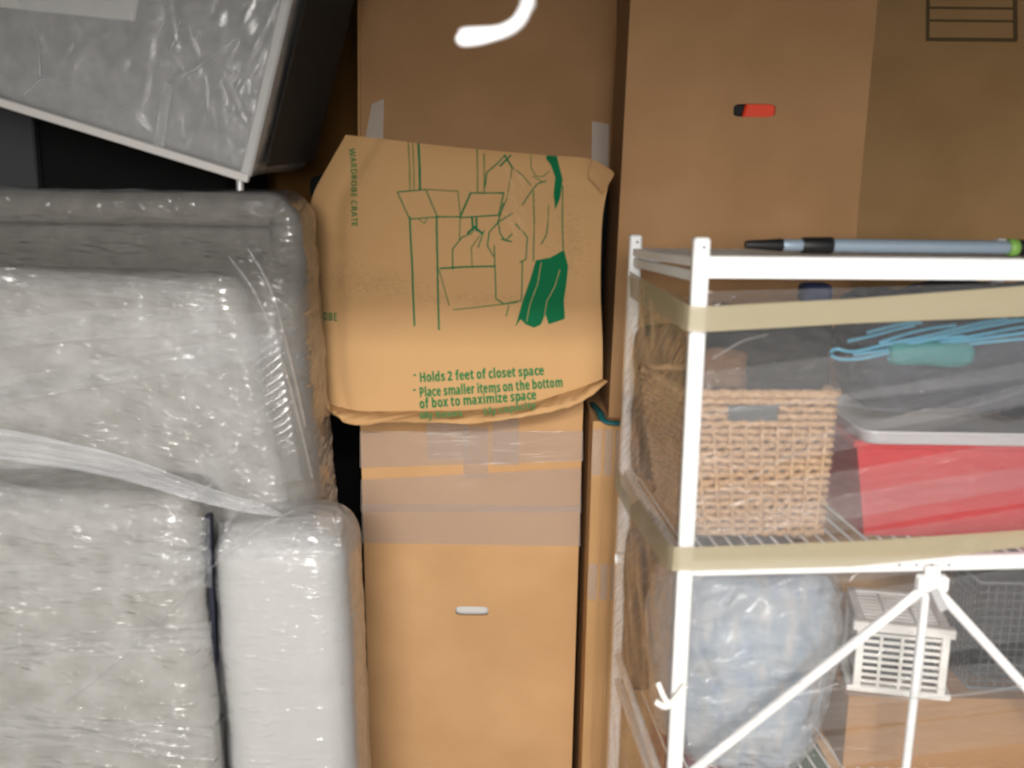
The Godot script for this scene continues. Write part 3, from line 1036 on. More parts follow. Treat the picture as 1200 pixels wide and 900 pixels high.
	for b in passes:
		var w: float = b[2] / 2.0
		var q := [W(b[0][0], b[0][1] + w, b[3]), W(b[1][0], b[1][1] + w, b[4]), W(b[1][0], b[1][1] - w, b[4]), W(b[0][0], b[0][1] - w, b[3])]
		var ph := rng.randf() * 5.0
		st = begin()
		sheet(st, 60, 16, func(u, v): return bil(q, u, v) + Vector3(0, 0.003 * sin(u * 7.0 + ph), 0.0025 * noise.get_noise_2d(u * 4.0 + ph, v * 3.0 + u) + 0.0012 * sin(v * 20.0 + u * 6.0 + ph)), func(u, v, _p): return Vector2(u * 0.8 + ph, -v * 0.14))
		part(o, "film_pass", done(st), M.film_wrap)

# ---------------------------------------------------------------- tilted wrapped piece above the sofa
func ottoman() -> void:
	var d := 1.72
	var br := W(292, 208, d)
	var bl := W(0, 118, d)
	var xa := (br - bl).normalized()
	var za := Vector3(0.0, -0.05, 1.0)
	za = (za - xa * za.dot(xa)).normalized()
	var ya := za.cross(xa)
	var B := Basis(xa, ya, za)
	var s := Vector3(0.95, 0.52, 0.44)
	var c := br - xa * s.x / 2 + ya * s.y / 2 - za * s.z / 2
	var o := thing("ottoman", "grey upholstered piece in plastic film, tilted on top of the sofa, small metal foot", "ottoman", br)
	var st := begin()
	var dn := func(p: Vector3, _n: Vector3) -> float: return 0.004 * noise.get_noise_3dv(p * 3.0)
	soft_box(st, c, s, 0.018, 40, dn, B)
	part(o, "body", done(st), M.ottoman_cloth)
	st = begin()
	soft_box(st, c, s, 0.018, 110, func(p, n): return dn.call(p, n) + 0.005 + 0.003 * noise.get_noise_2d(p.x * 16.0 + p.y * 7.0, p.y * 7.0), B, 0.0, 1.2)
	part(o, "plastic_film", done(st), M.film_ottoman, "milky clear plastic film")
	st = begin()
	bar(st, br - xa * s.x + za * 0.008 - ya * 0.001, br + za * 0.008 - ya * 0.001 + xa * 0.002, 0.012, 0.014, ya)
	part(o, "trim_strip", done(st), mat(Color(0.80, 0.79, 0.78), 0.6), "pale strip along the bottom edge")
	st = begin()
	bar(st, br + za * 0.004 - xa * 0.006, br + za * 0.004 - xa * 0.006 + ya * s.y, 0.02, 0.012, za, 0.004)
	part(o, "edge_strip", done(st), mat(Color(0.72, 0.72, 0.72), 0.6))
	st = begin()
	bevel_box(st, br + xa * 0.012 + ya * (s.y / 2 + 0.006) - za * (s.z / 2 + 0.02), Vector3(0.004, s.y - 0.03, s.z - 0.05), 0.001, B)  # dark sheet laid over the film, carries the shade of this side
	part(o, "side_shade", done(st), mat(Color(0.13, 0.11, 0.085), 0.9), "added dark sheet for the shade on the right side")
	# pad at the upper left under the film, and a strip of tape
	st = begin()
	var pd := [W(-60, 2, d - 0.012), W(158, 25, d - 0.012), W(172, -60, d - 0.012), W(-60, -60, d - 0.012)]
	var pb := []
	for p in pd: pb.append(p - za * 0.03)
	hexa(st, pd, pb)
	part(o, "pad", done(st), mat(Color(0.74, 0.74, 0.73), 0.8))
	part(o, "tape_strip", strip([W(180, 172, d - 0.01), W(192, 176, d - 0.01), W(203, 100, d - 0.01), W(192, 96, d - 0.01)], 4, 8, 0.002), M.film_fold)
	var folds := [[[28, 112], [52, 92], [80, 96], [118, 112], [158, 138]], [[48, 90], [44, 50], [34, 10]], [[205, 92], [250, 78], [300, 98]], [[175, 60], [196, 20]], [[200, 62], [212, 24]], [[216, 90], [300, 30]]]
	for l in folds:
		var pts := []
		for p in l:
			pts.append(W(p[0], p[1], d - 0.007))
		st = begin()
		tube(st, curve(pts, 6), 0.004, 6, false, true, 0.3)
		part(o, "film_fold", done(st), M.film_fold)
	st = begin()
	var ft := W(281, 208, d + 0.02)
	tube(st, [ft, ft + Vector3(0, -0.012, 0), ft + Vector3(0, -0.022, 0)], [0.007, 0.006, 0.006], 14)
	part(o, "foot", done(st), M.steel)

func left_background() -> void:
	var d := 2.35
	var a := W(-190, 0, d).x
	var b := W(262, 200, d).x
	var o := thing("dark_gap_cabinet", "grey cabinet stile with an added black body that keeps the gap behind the sofa dark", "cabinet", Vector3((a + b) / 2, 0, -d))
	var st := begin()
	bevel_box(st, Vector3((a + b) / 2, 0.9, -d - 0.22), Vector3(b - a, 1.8, 0.4), 0.004)  # black body put in so the gap behind the sofa stays dark
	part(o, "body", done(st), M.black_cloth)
	var e := W(44, 170, d).x
	st = begin()
	bevel_box(st, Vector3((a + e) / 2, 0.9, -d), Vector3(e - a, 1.8, 0.03), 0.004)
	part(o, "stile", done(st), M.dark_grey)
	st = begin()
	a = W(262, 300, 2.5).x + 0.02
	b = W(423, 300, 2.72).x
	bevel_box(st, Vector3(-0.53, 0.66, -3.03), Vector3(0.5, 1.319, 0.3), 0.01)  # added black block, its colour supplies the darkness of the gap
	single("dark_gap_filler", done(st), M.black_cloth, "tall black trunk added to keep the gap dark between the sofa and the middle boxes", "filler")
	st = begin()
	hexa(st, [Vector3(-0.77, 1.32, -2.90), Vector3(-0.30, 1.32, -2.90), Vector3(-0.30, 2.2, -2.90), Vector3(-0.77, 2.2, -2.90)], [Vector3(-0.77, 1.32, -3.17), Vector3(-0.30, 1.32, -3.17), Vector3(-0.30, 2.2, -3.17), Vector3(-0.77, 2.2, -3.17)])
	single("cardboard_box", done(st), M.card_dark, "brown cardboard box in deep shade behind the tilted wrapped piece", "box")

# ---------------------------------------------------------------- the white folding shelf rack
var FL: Array
var BL: Array
var FR: Array
var BR: Array
var YT: float
var YM: float
var YB: float

func on(post: Array, y: float) -> Vector3:
	return post[0].lerp(post[1], (post[0].y - y) / (post[0].y - post[1].y))

func ribbon(stations: Array, off := 0.0) -> SurfaceTool:
	# stations: [top point, bottom point]
	var st := begin()
	var n := stations.size()
	var fn := func(u: float, v: float) -> Vector3:
		var k := u * (n - 1)
		var i := mini(int(k), n - 2)
		var t: Vector3 = stations[i][0].lerp(stations[i + 1][0], k - i)
		var b: Vector3 = stations[i][1].lerp(stations[i + 1][1], k - i)
		return b.lerp(t, v) + Vector3(0, 0, off + 0.0007 * sin(v * 17.0 + u * 5.0))
	sheet(st, (n - 1) * 8, 6, fn)
	return done(st)

func shelf() -> void:
	FL = [W(822, 278, 1.28), W(790, 900, 1.28)]
	BL = [W(745, 275, 1.72), W(718, 900, 1.72)]
	var right := W(1200, 312, 1.322) - W(822, 312, 1.28)
	right.y = 0
	right = right.normalized() * 0.66
	FR = [FL[0] + right, FL[1] + right]
	BR = [BL[0] + right * 1.0, BL[1] + right * 1.0]
	YT = W(822, 313, 1.28).y
	YM = W(800, 665, 1.28).y
	YB = W(1000, 899, 1.43).y - 0.0125
	var o := thing("shelf_rack", "white metal folding shelf rack wrapped in clear film and tan tape", "shelf", Vector3(0.55, 0, -1.5))
	for p in [FL, BL, FR, BR]:
		var st := begin()
		var bot := on(p, 0.0)
		bar(st, p[0], bot, 0.021, 0.021, Vector3.BACK, 0.003)
		var po := part(o, "post", done(st), M.white_metal)
		st = begin()
		tube(st, [on(p, p[0].y - 0.012) + Vector3(0.002, 0, 0.011), on(p, p[0].y - 0.012) + Vector3(0.002, 0, 0.0118)], 0.0022, 10)
		part(po, "screw_hole", done(st), mat(Color(0.25, 0.28, 0.35), 0.5))
	for y in [YT, YM, YB, 0.12]:
		var drop: float = 0.018 if y == YT else 0.0
		var fl := on(FL, y)
		var fr := on(FR, y)
		var bl := on(BL, y - drop)
		var br := on(BR, y - drop)
		var st := begin()
		bar(st, fl + right * 0.012, fr - right * 0.012, 0.012, 0.028 if y == YT else 0.022)
		part(o, "front_rail", done(st), M.white_metal)
		st = begin()
		bar(st, bl, br, 0.012, 0.02)
		part(o, "back_rail", done(st), M.white_metal)
		for pr in [[fl, bl], [fr, br]]:
			st = begin()
			bar(st, pr[0] + Vector3(0, 0.006, 0), pr[1] + Vector3(0, 0.006, 0), 0.012, 0.013)
			part(o, "side_rail", done(st), M.white_metal)
			if y == YT:
				st = begin()
				bar(st, pr[0] + Vector3(0, -0.013, 0), pr[1] + Vector3(0, -0.011, 0), 0.010, 0.014)
				part(o, "side_rail", done(st), M.white_metal)
		if y > 0.2:
			var n := 29
			for i in n:
				var u := (i + 0.6) / n
				st = begin()
				var lift := Vector3(0, 0.0125 if y == YT else 0.0095, 0)
				tube(st, [fl.lerp(fr, u) + lift, bl.lerp(br, u) + lift], 0.0019, 6)
				part(o, "shelf_wire", done(st), M.white_metal)
	# braces under the middle shelf
	var hub := W(1090, 683, 1.30)
	var braces := [[hub, W(812, 904, 1.29)], [W(1086, 684, 1.305), W(1060, 915, 1.31)], [hub, on(FR, W(1365, 904, 1.34).y) + Vector3(-0.008, 0, 0.012)]]
	for b in braces:
		var st := begin()
		tube(st, [b[0], b[1]], 0.0072 if b != braces[1] else 0.0062, 10)
		part(o, "brace", done(st), M.white_metal)
	var st := begin()
	bevel_box(st, hub + Vector3(0.0, 0.002, 0.006), Vector3(0.042, 0.022, 0.018), 0.003)
	bevel_box(st, hub + Vector3(0.0, 0.018, 0.004), Vector3(0.02, 0.018, 0.01), 0.002)
	part(o, "hub_bracket", done(st), M.white_metal)
	st = begin()
	bar(st, W(1094, 690, 1.285), W(1106, 716, 1.285), 0.012, 0.004, Vector3.BACK)
	part(o, "hub_clip", done(st), M.steel, "shiny metal clip")
	for x in [1054, 1074, 1092, 1112]:
		st = begin()
		var p := W(x, 662, 1.2855)
		tube(st, [p, p + Vector3(0, 0, 0.0008)], 0.0016, 8)
		part(o, "rail_hole", done(st), mat(Color(0.2, 0.22, 0.28), 0.5))
	# left side brace and the small clips
	st = begin()
	tube(st, [W(724, 768, 1.70), W(778, 925, 1.32)], 0.0065, 10)
	part(o, "brace", done(st), M.white_metal)
	st = begin()
	tube(st, curve([W(768, 822, 1.262), W(780, 828, 1.258), W(790, 820, 1.258), W(803, 803, 1.262)], 4), 0.0048, 8)
	tube(st, curve([W(771, 800, 1.27), W(777, 815, 1.262), W(784, 826, 1.258)], 4), 0.0042, 8)
	part(o, "post_clip", done(st), M.white_plastic)
	st = begin()
	tube(st, [W(722, 655, 1.705), W(734, 655, 1.70)], 0.011, 12)
	part(o, "post_clip", done(st), M.white_plastic)
	# film round the rack
	var film_y := func(u: float) -> float: return lerpf(W(822, 342, 1.265).y, W(1200, 330, 1.31).y, u * 1.4)
	var front := func(u: float, v: float) -> Vector3:
		var y := lerpf(0.1, film_y.call(u), v)
		var p := on(FL, y).lerp(on(FR, y), u) + Vector3(0, 0, 0.0135)
		return p + Vector3(0, 0, 0.004 * sin(PI * u) * noise.get_noise_2d(u * 2.0, y * 9.0 - u * 2.0) + 0.0018 * sin(PI * u) * noise.get_noise_2d(u * 3.0, y * 40.0 - u * 8.0))
	st = begin()
	sheet(st, 60, 160, front, func(u, v, _p): return Vector2(u * 1.3, -v * 2.4).rotated(-0.22))
	part(o, "stretch_film", done(st), M.film_shelf, "clear stretch film over the front")
	var leftf := func(u: float, v: float) -> Vector3:
		var y := lerpf(0.1, lerpf(W(745, 322, 1.72).y, W(822, 350, 1.27).y, u), v)
		return on(BL, y).lerp(on(FL, y), u) + Vector3(-0.0135, 0, 0) + Vector3(0.006 * sin(PI * u) * noise.get_noise_2d(u * 3.0 + 9.0, y * 10.0 + u * 3.0), 0, 0)
	st = begin()
	sheet(st, 40, 120, leftf, func(u, v, _p): return Vector2(u * 0.9, -v * 2.4).rotated(0.5))
	part(o, "stretch_film", done(st), M.film_shelf, "clear stretch film over the left side")
	# overlapping passes of film across the front, and a few gathered creases
	for i in 11:
		var yl := 440.0 + i * 46.0 + rng.randf_range(-14, 14)
		var rise := rng.randf_range(35, 95)
		var wd := rng.randf_range(22, 60)
		var pq := [W(806, yl + wd, 1.2655), W(1400, yl + wd - rise * 1.5, 1.331), W(1400, yl - rise * 1.5, 1.331), W(806, yl, 1.2655)]
		st = begin()
		var ph := rng.randf() * 9.0
		sheet(st, 40, 8, func(u, v): return bil(pq, u, v) + Vector3(0, 0.004 * sin(u * 6.0 + ph), -0.0004 * i + 0.0012 * sin(v * 14.0 + u * 5.0)), func(u, v, _p): return Vector2(u * 1.3, -v * 0.12 + ph))
		part(o, "film_pass", done(st), M.film_pass)
	for l in [[[815, 590], [870, 566], [915, 540], [962, 520]], [[812, 372], [860, 366], [905, 362]], [[835, 420], [870, 400], [900, 392]], [[985, 474], [1060, 482], [1130, 478], [1200, 458]], [[990, 812], [1090, 818], [1200, 803]]]:
		var pts := []
		for q in l:
			pts.append(W(q[0], q[1], 1.28 + (q[0] - 822.0) * 0.000111 - 0.0185))
		st = begin()
		tube(st, curve(pts, 6), rng.randf_range(0.0015, 0.003), 7, false, true, 0.3)
		part(o, "film_crease", done(st), M.film_crease)
	# tan tape
	var up := [[W(735, 316, 1.74), W(735, 346, 1.74)], [W(803, 355, 1.262), W(801, 386, 1.262)], [W(808, 358, 1.252), W(806, 388, 1.252)], [W(828, 359, 1.252), W(826, 389, 1.252)], [W(1000, 350, 1.275), W(1000, 379, 1.275)], [W(1200, 335, 1.296), W(1200, 371, 1.296)], [W(1395, 324, 1.318), W(1395, 360, 1.318)]]
	part(o, "tan_tape", ribbon(up), M.tape_tan, "tan tape band below the top shelf")
	var low := [[W(722, 545, 1.735), W(720, 572, 1.735)], [W(742, 576, 1.60), W(738, 606, 1.58)], [W(784, 638, 1.265), W(782, 668, 1.265)], [W(790, 641, 1.25), W(788, 669, 1.25)], [W(812, 641, 1.25), W(810, 669, 1.25)], [W(1000, 634, 1.275), W(1000, 664, 1.275)], [W(1110, 627, 1.287), W(1110, 653, 1.287)], [W(1200, 621, 1.296), W(1200, 641, 1.296)], [W(1395, 606, 1.318), W(1395, 628, 1.318)]]
	part(o, "tan_tape", ribbon(low), M.tape_tan, "tan tape band round the middle shelf")

# ---------------------------------------------------------------- things on the rack
func shelf_contents() -> void:
	var ym := YM + 0.0125
	var yb := YB + 0.0125
	basket(ym)
	# red bin
	var d := 1.385
	var f := [W(1012, 632, d), W(1330, 632, d), W(1340, 517, d), W(1004, 517, d)]
	var ytop := W(1100, 518, d).y
	for i in 4: f[i].y = ym if i < 2 else ytop
	var back := Vector3(-0.012, 0, -0.22)
	var k := [f[0] + back, f[1] + back, f[2] + back, f[3] + back]
	var o := thing("red_bin", "bright red bin on the middle shelf under a metal tray", "bin", Vector3((f[0].x + f[1].x) / 2, ym, -d))
	var st := begin()
	hexa(st, f, k)
	part(o, "body", done(st), M.red)
	st = begin()
	for e in [[f[3], f[2]], [f[3], k[3]]]:
		bar(st, e[0] + Vector3(0, -0.006, 0), e[1] + Vector3(0, -0.006, 0), 0.006, 0.01)
	part(o, "rim", done(st), M.red)
	# metal tray on it
	var ty := ytop + 0.001
	var tx0 := W(1004, 512, d).x
	var tz0 := -1.360
	var loop := func(grow: float, y: float) -> Array:
		var pts := []
		var x0 := tx0 - grow + 0.006
		var x1 := tx0 + 0.38
		var z1 := tz0 + grow - 0.006
		var z0 := -1.62
		var r := 0.022
		for cnr in [[x1 - r, z1 - r, 0.0], [x1 - r, z0 + r, -PI / 2], [x0 + r, z0 + r, -PI], [x0 + r, z1 - r, -PI * 1.5]]:
			for i in 7:
				var a: float = cnr[2] + PI / 2 - PI / 2 * i / 6.0
				pts.append(Vector3(cnr[0] + cos(a) * r, y, cnr[1] + sin(a) * r))
		return pts
	o = thing("metal_tray", "silver metal tray lying on the red bin", "tray", Vector3(tx0 + 0.19, ty, -1.49))
	st = begin()
	st.set_smooth_group(0)
	var la: Array = loop.call(0.0, ty)
	var lb: Array = loop.call(0.006, ty + 0.018)
	for i in la.size():
		var j := (i + 1) % la.size()
		quad(st, la[j], la[i], lb[i], lb[j])
	st.set_smooth_group(1)
	var mid := Vector3(tx0 + 0.19, ty, -1.49)
	for i in la.size():
		tri(st, mid, la[i], la[(i + 1) % la.size()])
	part(o, "pan", done(st), M.steel)
	st = begin()
	tube(st, lb, 0.0022, 6, true)
	part(o, "rolled_rim", done(st), M.steel)
	# dark cloth bag above the tray
	var dn := func(p: Vector3, _n: Vector3) -> float: return 0.022 * noise.get_noise_3dv(p * 6.0) + 0.006 * noise.get_noise_3dv(p * 21.0)
	st = begin()
	var by0 := ty + 0.012
	var by1 := W(1100, 330, 1.5).y
	soft_box(st, Vector3(tx0 + 0.19, (by0 + by1) / 2, -1.525), Vector3(0.345, by1 - by0 - 0.02, 0.17), 0.045, 46, dn)
	single("navy_bag", done(st), M.navy, "dark navy cloth bag lying on the metal tray", "bag")
	st = begin()
	soft_box(st, Vector3(W(893, 400, 1.46).x, ym + 0.172, -1.465), Vector3(0.188, 0.30, 0.13), 0.04, 36, func(p, _n): return 0.012 * noise.get_noise_3dv(p * 11.0))
	single("charcoal_bundle", done(st), M.charcoal, "charcoal cloth bundle sticking out of the wicker basket", "cloth")
	# small brown fold of cloth in the basket
	st = begin()
	soft_box(st, W(845, 424, 1.385) + Vector3(0, -0.012, 0), Vector3(0.075, 0.06, 0.03), 0.02, 20, func(p, _n): return 0.006 * noise.get_noise_3dv(p * 22.0))
	single("brown_cloth", done(st), M.brown_cloth, "small brown folded cloth in front of the charcoal cloth in the wicker basket", "cloth")
	# turquoise cords
	o = thing("turquoise_cords", "bundle of turquoise cords hanging over the front of the navy bag", "cord", W(1090, 400, 1.44))
	var runs := [
		[[973, 413], [980, 409], [1000, 412], [1040, 404], [1090, 396], [1150, 384], [1215, 372]],
		[[973, 416], [985, 421], [1010, 420], [1050, 412], [1100, 402], [1160, 390], [1215, 380]],
		[[993, 400], [1020, 394], [1050, 386], [1072, 381]],
		[[1020, 408], [1045, 402], [1075, 396], [1105, 389], [1150, 378], [1180, 374]],
		[[1030, 402], [1060, 392], [1090, 385], [1120, 381]],
		[[1060, 412], [1100, 404], [1150, 397], [1215, 388]],
		[[1000, 416], [1040, 410], [1085, 399], [1130, 394]], [[1015, 390], [1055, 380], [1080, 378]], [[1040, 421], [1090, 412], [1140, 403], [1200, 397]],
		[[1075, 402], [1110, 392], [1165, 379], [1195, 374]],
	]
	for l in runs:
		var pts := []
		for p in l:
			pts.append(W(p[0], p[1], 1.415 + 0.006 * noise.get_noise_1d(p[0] * 0.3)))
		st = begin()
		tube(st, curve(pts, 6), 0.0028, 7)
		part(o, "cord", done(st), M.turquoise)
	st = begin()
	soft_box(st, W(1090, 415, 1.42), Vector3(0.125, 0.036, 0.03), 0.014, 22, func(p, _n): return 0.004 * noise.get_noise_3dv(p * 30.0))
	single("teal_pouch", done(st), M.teal, "teal pouch under the turquoise cords", "pouch")
	st = begin()
	soft_box(st, W(955, 343, 1.47), Vector3(0.045, 0.03, 0.04), 0.01, 12)
	single("blue_cloth", done(st), mat(Color(0.15, 0.19, 0.33), 0.8), "dark blue cloth corner just under the top rail, above the basket", "cloth")

	st = begin()
	soft_box(st, Vector3(W(775, 400, 1.64).x, ym + 0.135, -1.655), Vector3(0.085, 0.27, 0.07), 0.03, 24, func(p, _n): return 0.008 * noise.get_noise_3dv(p * 12.0))
	single("brown_bundle", done(st), M.brown_dark, "dark brown bundle behind the left side of the wicker basket", "cloth")
	# ---- lower shelf
	st = begin()
	soft_box(st, Vector3(W(752, 700, 1.66).x, yb + 0.155, -1.675), Vector3(0.06, 0.31, 0.045), 0.02, 24, func(p, _n): return 0.006 * noise.get_noise_3dv(p * 12.0))
	single("brown_bundle", done(st), M.brown_dark, "dark brown bundle behind the left of the clear plastic bundle on the bottom shelf", "cloth")
	# round bundle
	var cx := W(866, 780, 1.50).x
	var cz := -1.50
	var R := 0.145
	var hh := W(866, 668, 1.42).y - yb
	o = thing("round_bundle", "round bundle of pale blue things in clear plastic on the bottom shelf", "bundle", Vector3(cx, yb, cz))
	var prof := [Vector2(0.0, 0.002), Vector2(R * 0.60, 0.004), Vector2(R * 0.80, 0.022), Vector2(R * 0.90, 0.07), Vector2(R * 0.96, hh * 0.45), Vector2(R, hh * 0.7), Vector2(R * 0.98, hh * 0.86), Vector2(R * 0.8, hh * 0.98), Vector2(0.0, hh)]
	var wob := func(a: float, y: float) -> float: return 0.010 * noise.get_noise_3d(cos(a) * 1.6, y * 9.0, sin(a) * 1.6) - 0.008 * exp(-pow((y - hh * 0.80) / 0.018, 2))
	st = begin()
	lathe(st, Vector3(cx, yb, cz), prof, 48, wob)
	part(o, "contents", done(st), M.bag_body, "pale blue and white contents")
	var prof2 := []
	for p in prof:
		prof2.append(Vector2(p.x * 1.03, p.y * 1.006))
	st = begin()
	lathe(st, Vector3(cx, yb, cz), prof2, 96, func(a, y): return wob.call(a, y) + 0.005 + 0.006 * noise.get_noise_3d(cos(a) * 3.0, y * 20.0, sin(a) * 3.0))
	part(o, "plastic_bag", done(st), M.film_bag, "clear crinkled plastic bag")
	# cardboard box
	d = 1.43
	f = [W(997, 897, d), W(1330, 897, d), W(1330, 815, d), W(995, 815, d)]
	ytop = W(1050, 817, d).y
	for i in 4: f[i].y = yb if i < 2 else ytop
	f[0].x = f[3].x
	back = Vector3(0, 0, -0.20)
	k = [f[0] + back, f[1] + back, f[2] + back, f[3] + back]
	o = thing("cardboard_box", "low cardboard box on the bottom shelf beneath the white plastic basket", "box", Vector3((f[0].x + f[1].x) / 2, yb, -d))
	st = begin()
	hexa(st, f, k)
	part(o, "body", done(st), M.card_shaded)
	st = begin()
	bar(st, f[3] + Vector3(0, -0.0005, -0.06), f[2] + Vector3(0, -0.0005, -0.06), 0.002, 0.003)
	part(o, "flap_seam", done(st), M.card_dark)
	crate(ytop + 0.0015)
	mesh_basket(ytop + 0.0015)
	# things under the bottom shelf
	st = begin()
	bevel_box(st, Vector3(on(FL, 0.3).x + 0.07, 0.14 + (YB - 0.17) / 2, -1.5), Vector3(0.10, YB - 0.17, 0.3), 0.008)
	single("red_carton", done(st), M.red_dull, "dull red carton under the left end of the bottom shelf", "carton")
	st = begin()
	bevel_box(st, Vector3(W(975, 895, 1.45).x, 0.14 + (YB - 0.19) / 2, -1.5), Vector3(0.06, YB - 0.19, 0.25), 0.008)
	single("green_carton", done(st), M.green_dull, "green carton under the bottom shelf wires", "carton")
	st = begin()
	bevel_box(st, Vector3(W(925, 895, 1.45).x, 0.14 + (YB - 0.19) / 2, -1.5), Vector3(0.05, YB - 0.19, 0.25), 0.008)
	single("red_carton", done(st), M.red_dull, "narrow red carton next to the green carton under the bottom shelf", "carton")

func basket(ym: float) -> void:
	var fb := [W(818, 626, 1.37), W(962, 630, 1.38)]
	var ft := [W(803, 455, 1.37), W(981, 458, 1.38)]
	var yt := W(890, 457, 1.375).y
	var back := Vector3(-0.035, 0, -0.18)
	var B := [fb[0], fb[1], fb[1] + back, fb[0] + back]
	var T := [ft[0], ft[1], ft[1] + back * 1.05, ft[0] + back * 1.05]
	for i in 4:
		B[i].y = ym + 0.006
		T[i].y = yt - 0.006
	var o := thing("wicker_basket", "woven tan wicker basket with a dark hand hole on the middle shelf", "basket", Vector3((fb[0].x + fb[1].x) / 2, ym, -1.46))
	# dark liner, its colour stands in for shadow between the woven rows
	var st := begin()
	var inset := func(p: Vector3, c: Vector3) -> Vector3: return p.lerp(Vector3(c.x, p.y, c.z), 0.05)
	var cc: Vector3 = (B[0] + B[2]) / 2
	hexa(st, [inset.call(B[0], cc), inset.call(B[1], cc), inset.call(T[1], cc), inset.call(T[0], cc)], [inset.call(B[3], cc), inset.call(B[2], cc), inset.call(T[2], cc), inset.call(T[3], cc)])
	part(o, "lining", done(st), M.weave_shade)
	st = begin()
	bevel_box(st, T[0].lerp(T[1], 0.445).lerp(B[0].lerp(B[1], 0.445), 0.135) + Vector3(0, 0, -0.004), Vector3((T[1].x - T[0].x) * 0.34, 0.026, 0.004), 0.001)  # dark plate, the shaded inside of the hole put into its colour
	part(o, "hole_shade", done(st), M.dark_grey, "dark plate for the dim inside of the hand hole")
	var rows := 20
	var per := 26
	for r in rows:
		var t := r / float(rows - 1)
		var c := []
		for i in 4: c.append(B[i].lerp(T[i], t))
		var hole := t > 0.81 and t < 0.94
		var pts := []
		var rad := []
		for sd in 4:
			var a: Vector3 = c[sd]
			var b: Vector3 = c[(sd + 1) % 4]
			var nrm := (b - a).cross(Vector3.UP).normalized() * -1.0
			if nrm.dot((a + b) / 2 - (c[0] + c[2]) / 2) < 0: nrm = -nrm
			for i in per:
				var u := i / float(per)
				if hole and sd == 0 and u > 0.29 and u < 0.60:
					pts.append(null)
					continue
				var w := sin(PI * (i / 1.6 + r))
				pts.append(a.lerp(b, u) + nrm * 0.0028 * w + Vector3(0, 0.0012 * sin(i * 2.1 + r * 1.7), 0))
		var clean := []
		var closed := true
		if hole:
			closed = false
			var start := 0
			for i in pts.size():
				if pts[i] == null: start = i
			for i in pts.size():
				var p = pts[(start + 1 + i) % pts.size()]
				if p != null: clean.append(p)
		else:
			clean = pts
		st = begin()
		tube(st, clean, 0.0052 if r < rows - 1 else 0.0075, 6, closed)
		part(o, "woven_row" if r < rows - 1 else "rim", done(st), M.wicker)
	st = begin()
	for i in 9:
		var u := (i + 0.5) / 9.0
		tube(st, [B[0].lerp(B[1], u) + Vector3(0, 0, 0.004), T[0].lerp(T[1], u).lerp(B[0].lerp(B[1], u), 0.22) + Vector3(0, 0, 0.004)], 0.0035, 5)
	part(o, "stakes", done(st), M.wicker)

func crate(y0: float) -> void:
	var o := thing("plastic_basket", "white slatted plastic basket standing upside down on the low box", "basket", Vector3(W(1048, 805, 1.48).x, y0, -1.50))
	o.rotation.y = -0.20
	var w := 0.125
	var h := 0.105
	var dp := 0.13
	var add := func(called: String, c: Vector3, s: Vector3):
		var st := begin()
		bevel_box(st, c, s, 0.0015)
		local_part(o, called, done(st), M.white_plastic)
	add.call("rim", Vector3(0, 0.005, dp / 2), Vector3(w + 0.03, 0.010, 0.012))
	add.call("rim", Vector3(0, 0.005, -dp / 2), Vector3(w + 0.03, 0.010, 0.012))
	for s in [-1, 1]:
		add.call("rim", Vector3(s * (w / 2 + 0.008), 0.005, 0), Vector3(0.014, 0.010, dp))
		add.call("corner_post", Vector3(s * w / 2, h / 2 + 0.005, dp / 2), Vector3(0.012, h - 0.01, 0.012))
		add.call("corner_post", Vector3(s * w / 2, h / 2 + 0.005, -dp / 2), Vector3(0.012, h - 0.01, 0.012))
		add.call("top_bar", Vector3(s * w / 2, h + 0.006, 0), Vector3(0.014, 0.014, dp))
		for i in 7:
			add.call("slat", Vector3(s * w / 2, 0.018 + i * 0.0125, 0), Vector3(0.004, 0.0055, dp - 0.01))
	add.call("top_bar", Vector3(0, h + 0.006, dp / 2), Vector3(w + 0.026, 0.015, 0.015))
	add.call("top_bar", Vector3(0, h + 0.006, -dp / 2), Vector3(w + 0.012, 0.014, 0.012))
	for i in 8:
		add.call("slat", Vector3(0, 0.017 + i * 0.0113, dp / 2), Vector3(w - 0.01, 0.0052, 0.004))
	for i in 3:
		add.call("upright", Vector3((i - 1) * 0.031, h / 2, dp / 2 + 0.002), Vector3(0.005, h - 0.01, 0.004))
	for i in 9:
		add.call("slat", Vector3(0, h + 0.008, -dp / 2 + 0.012 + i * 0.0132), Vector3(w - 0.01, 0.004, 0.0062))
	for i in 2:
		add.call("upright", Vector3((i - 0.5) * 0.042, h + 0.009, 0), Vector3(0.005, 0.004, dp - 0.01))
	var st := begin()
	bevel_box(st, Vector3(0, 0.012 + 0.04, -0.005), Vector3(w - 0.02, 0.08, dp - 0.03), 0.004)  # dark block added inside, its colour gives the shade between the slats
	local_part(o, "inner_shade", done(st), M.dark_grey)

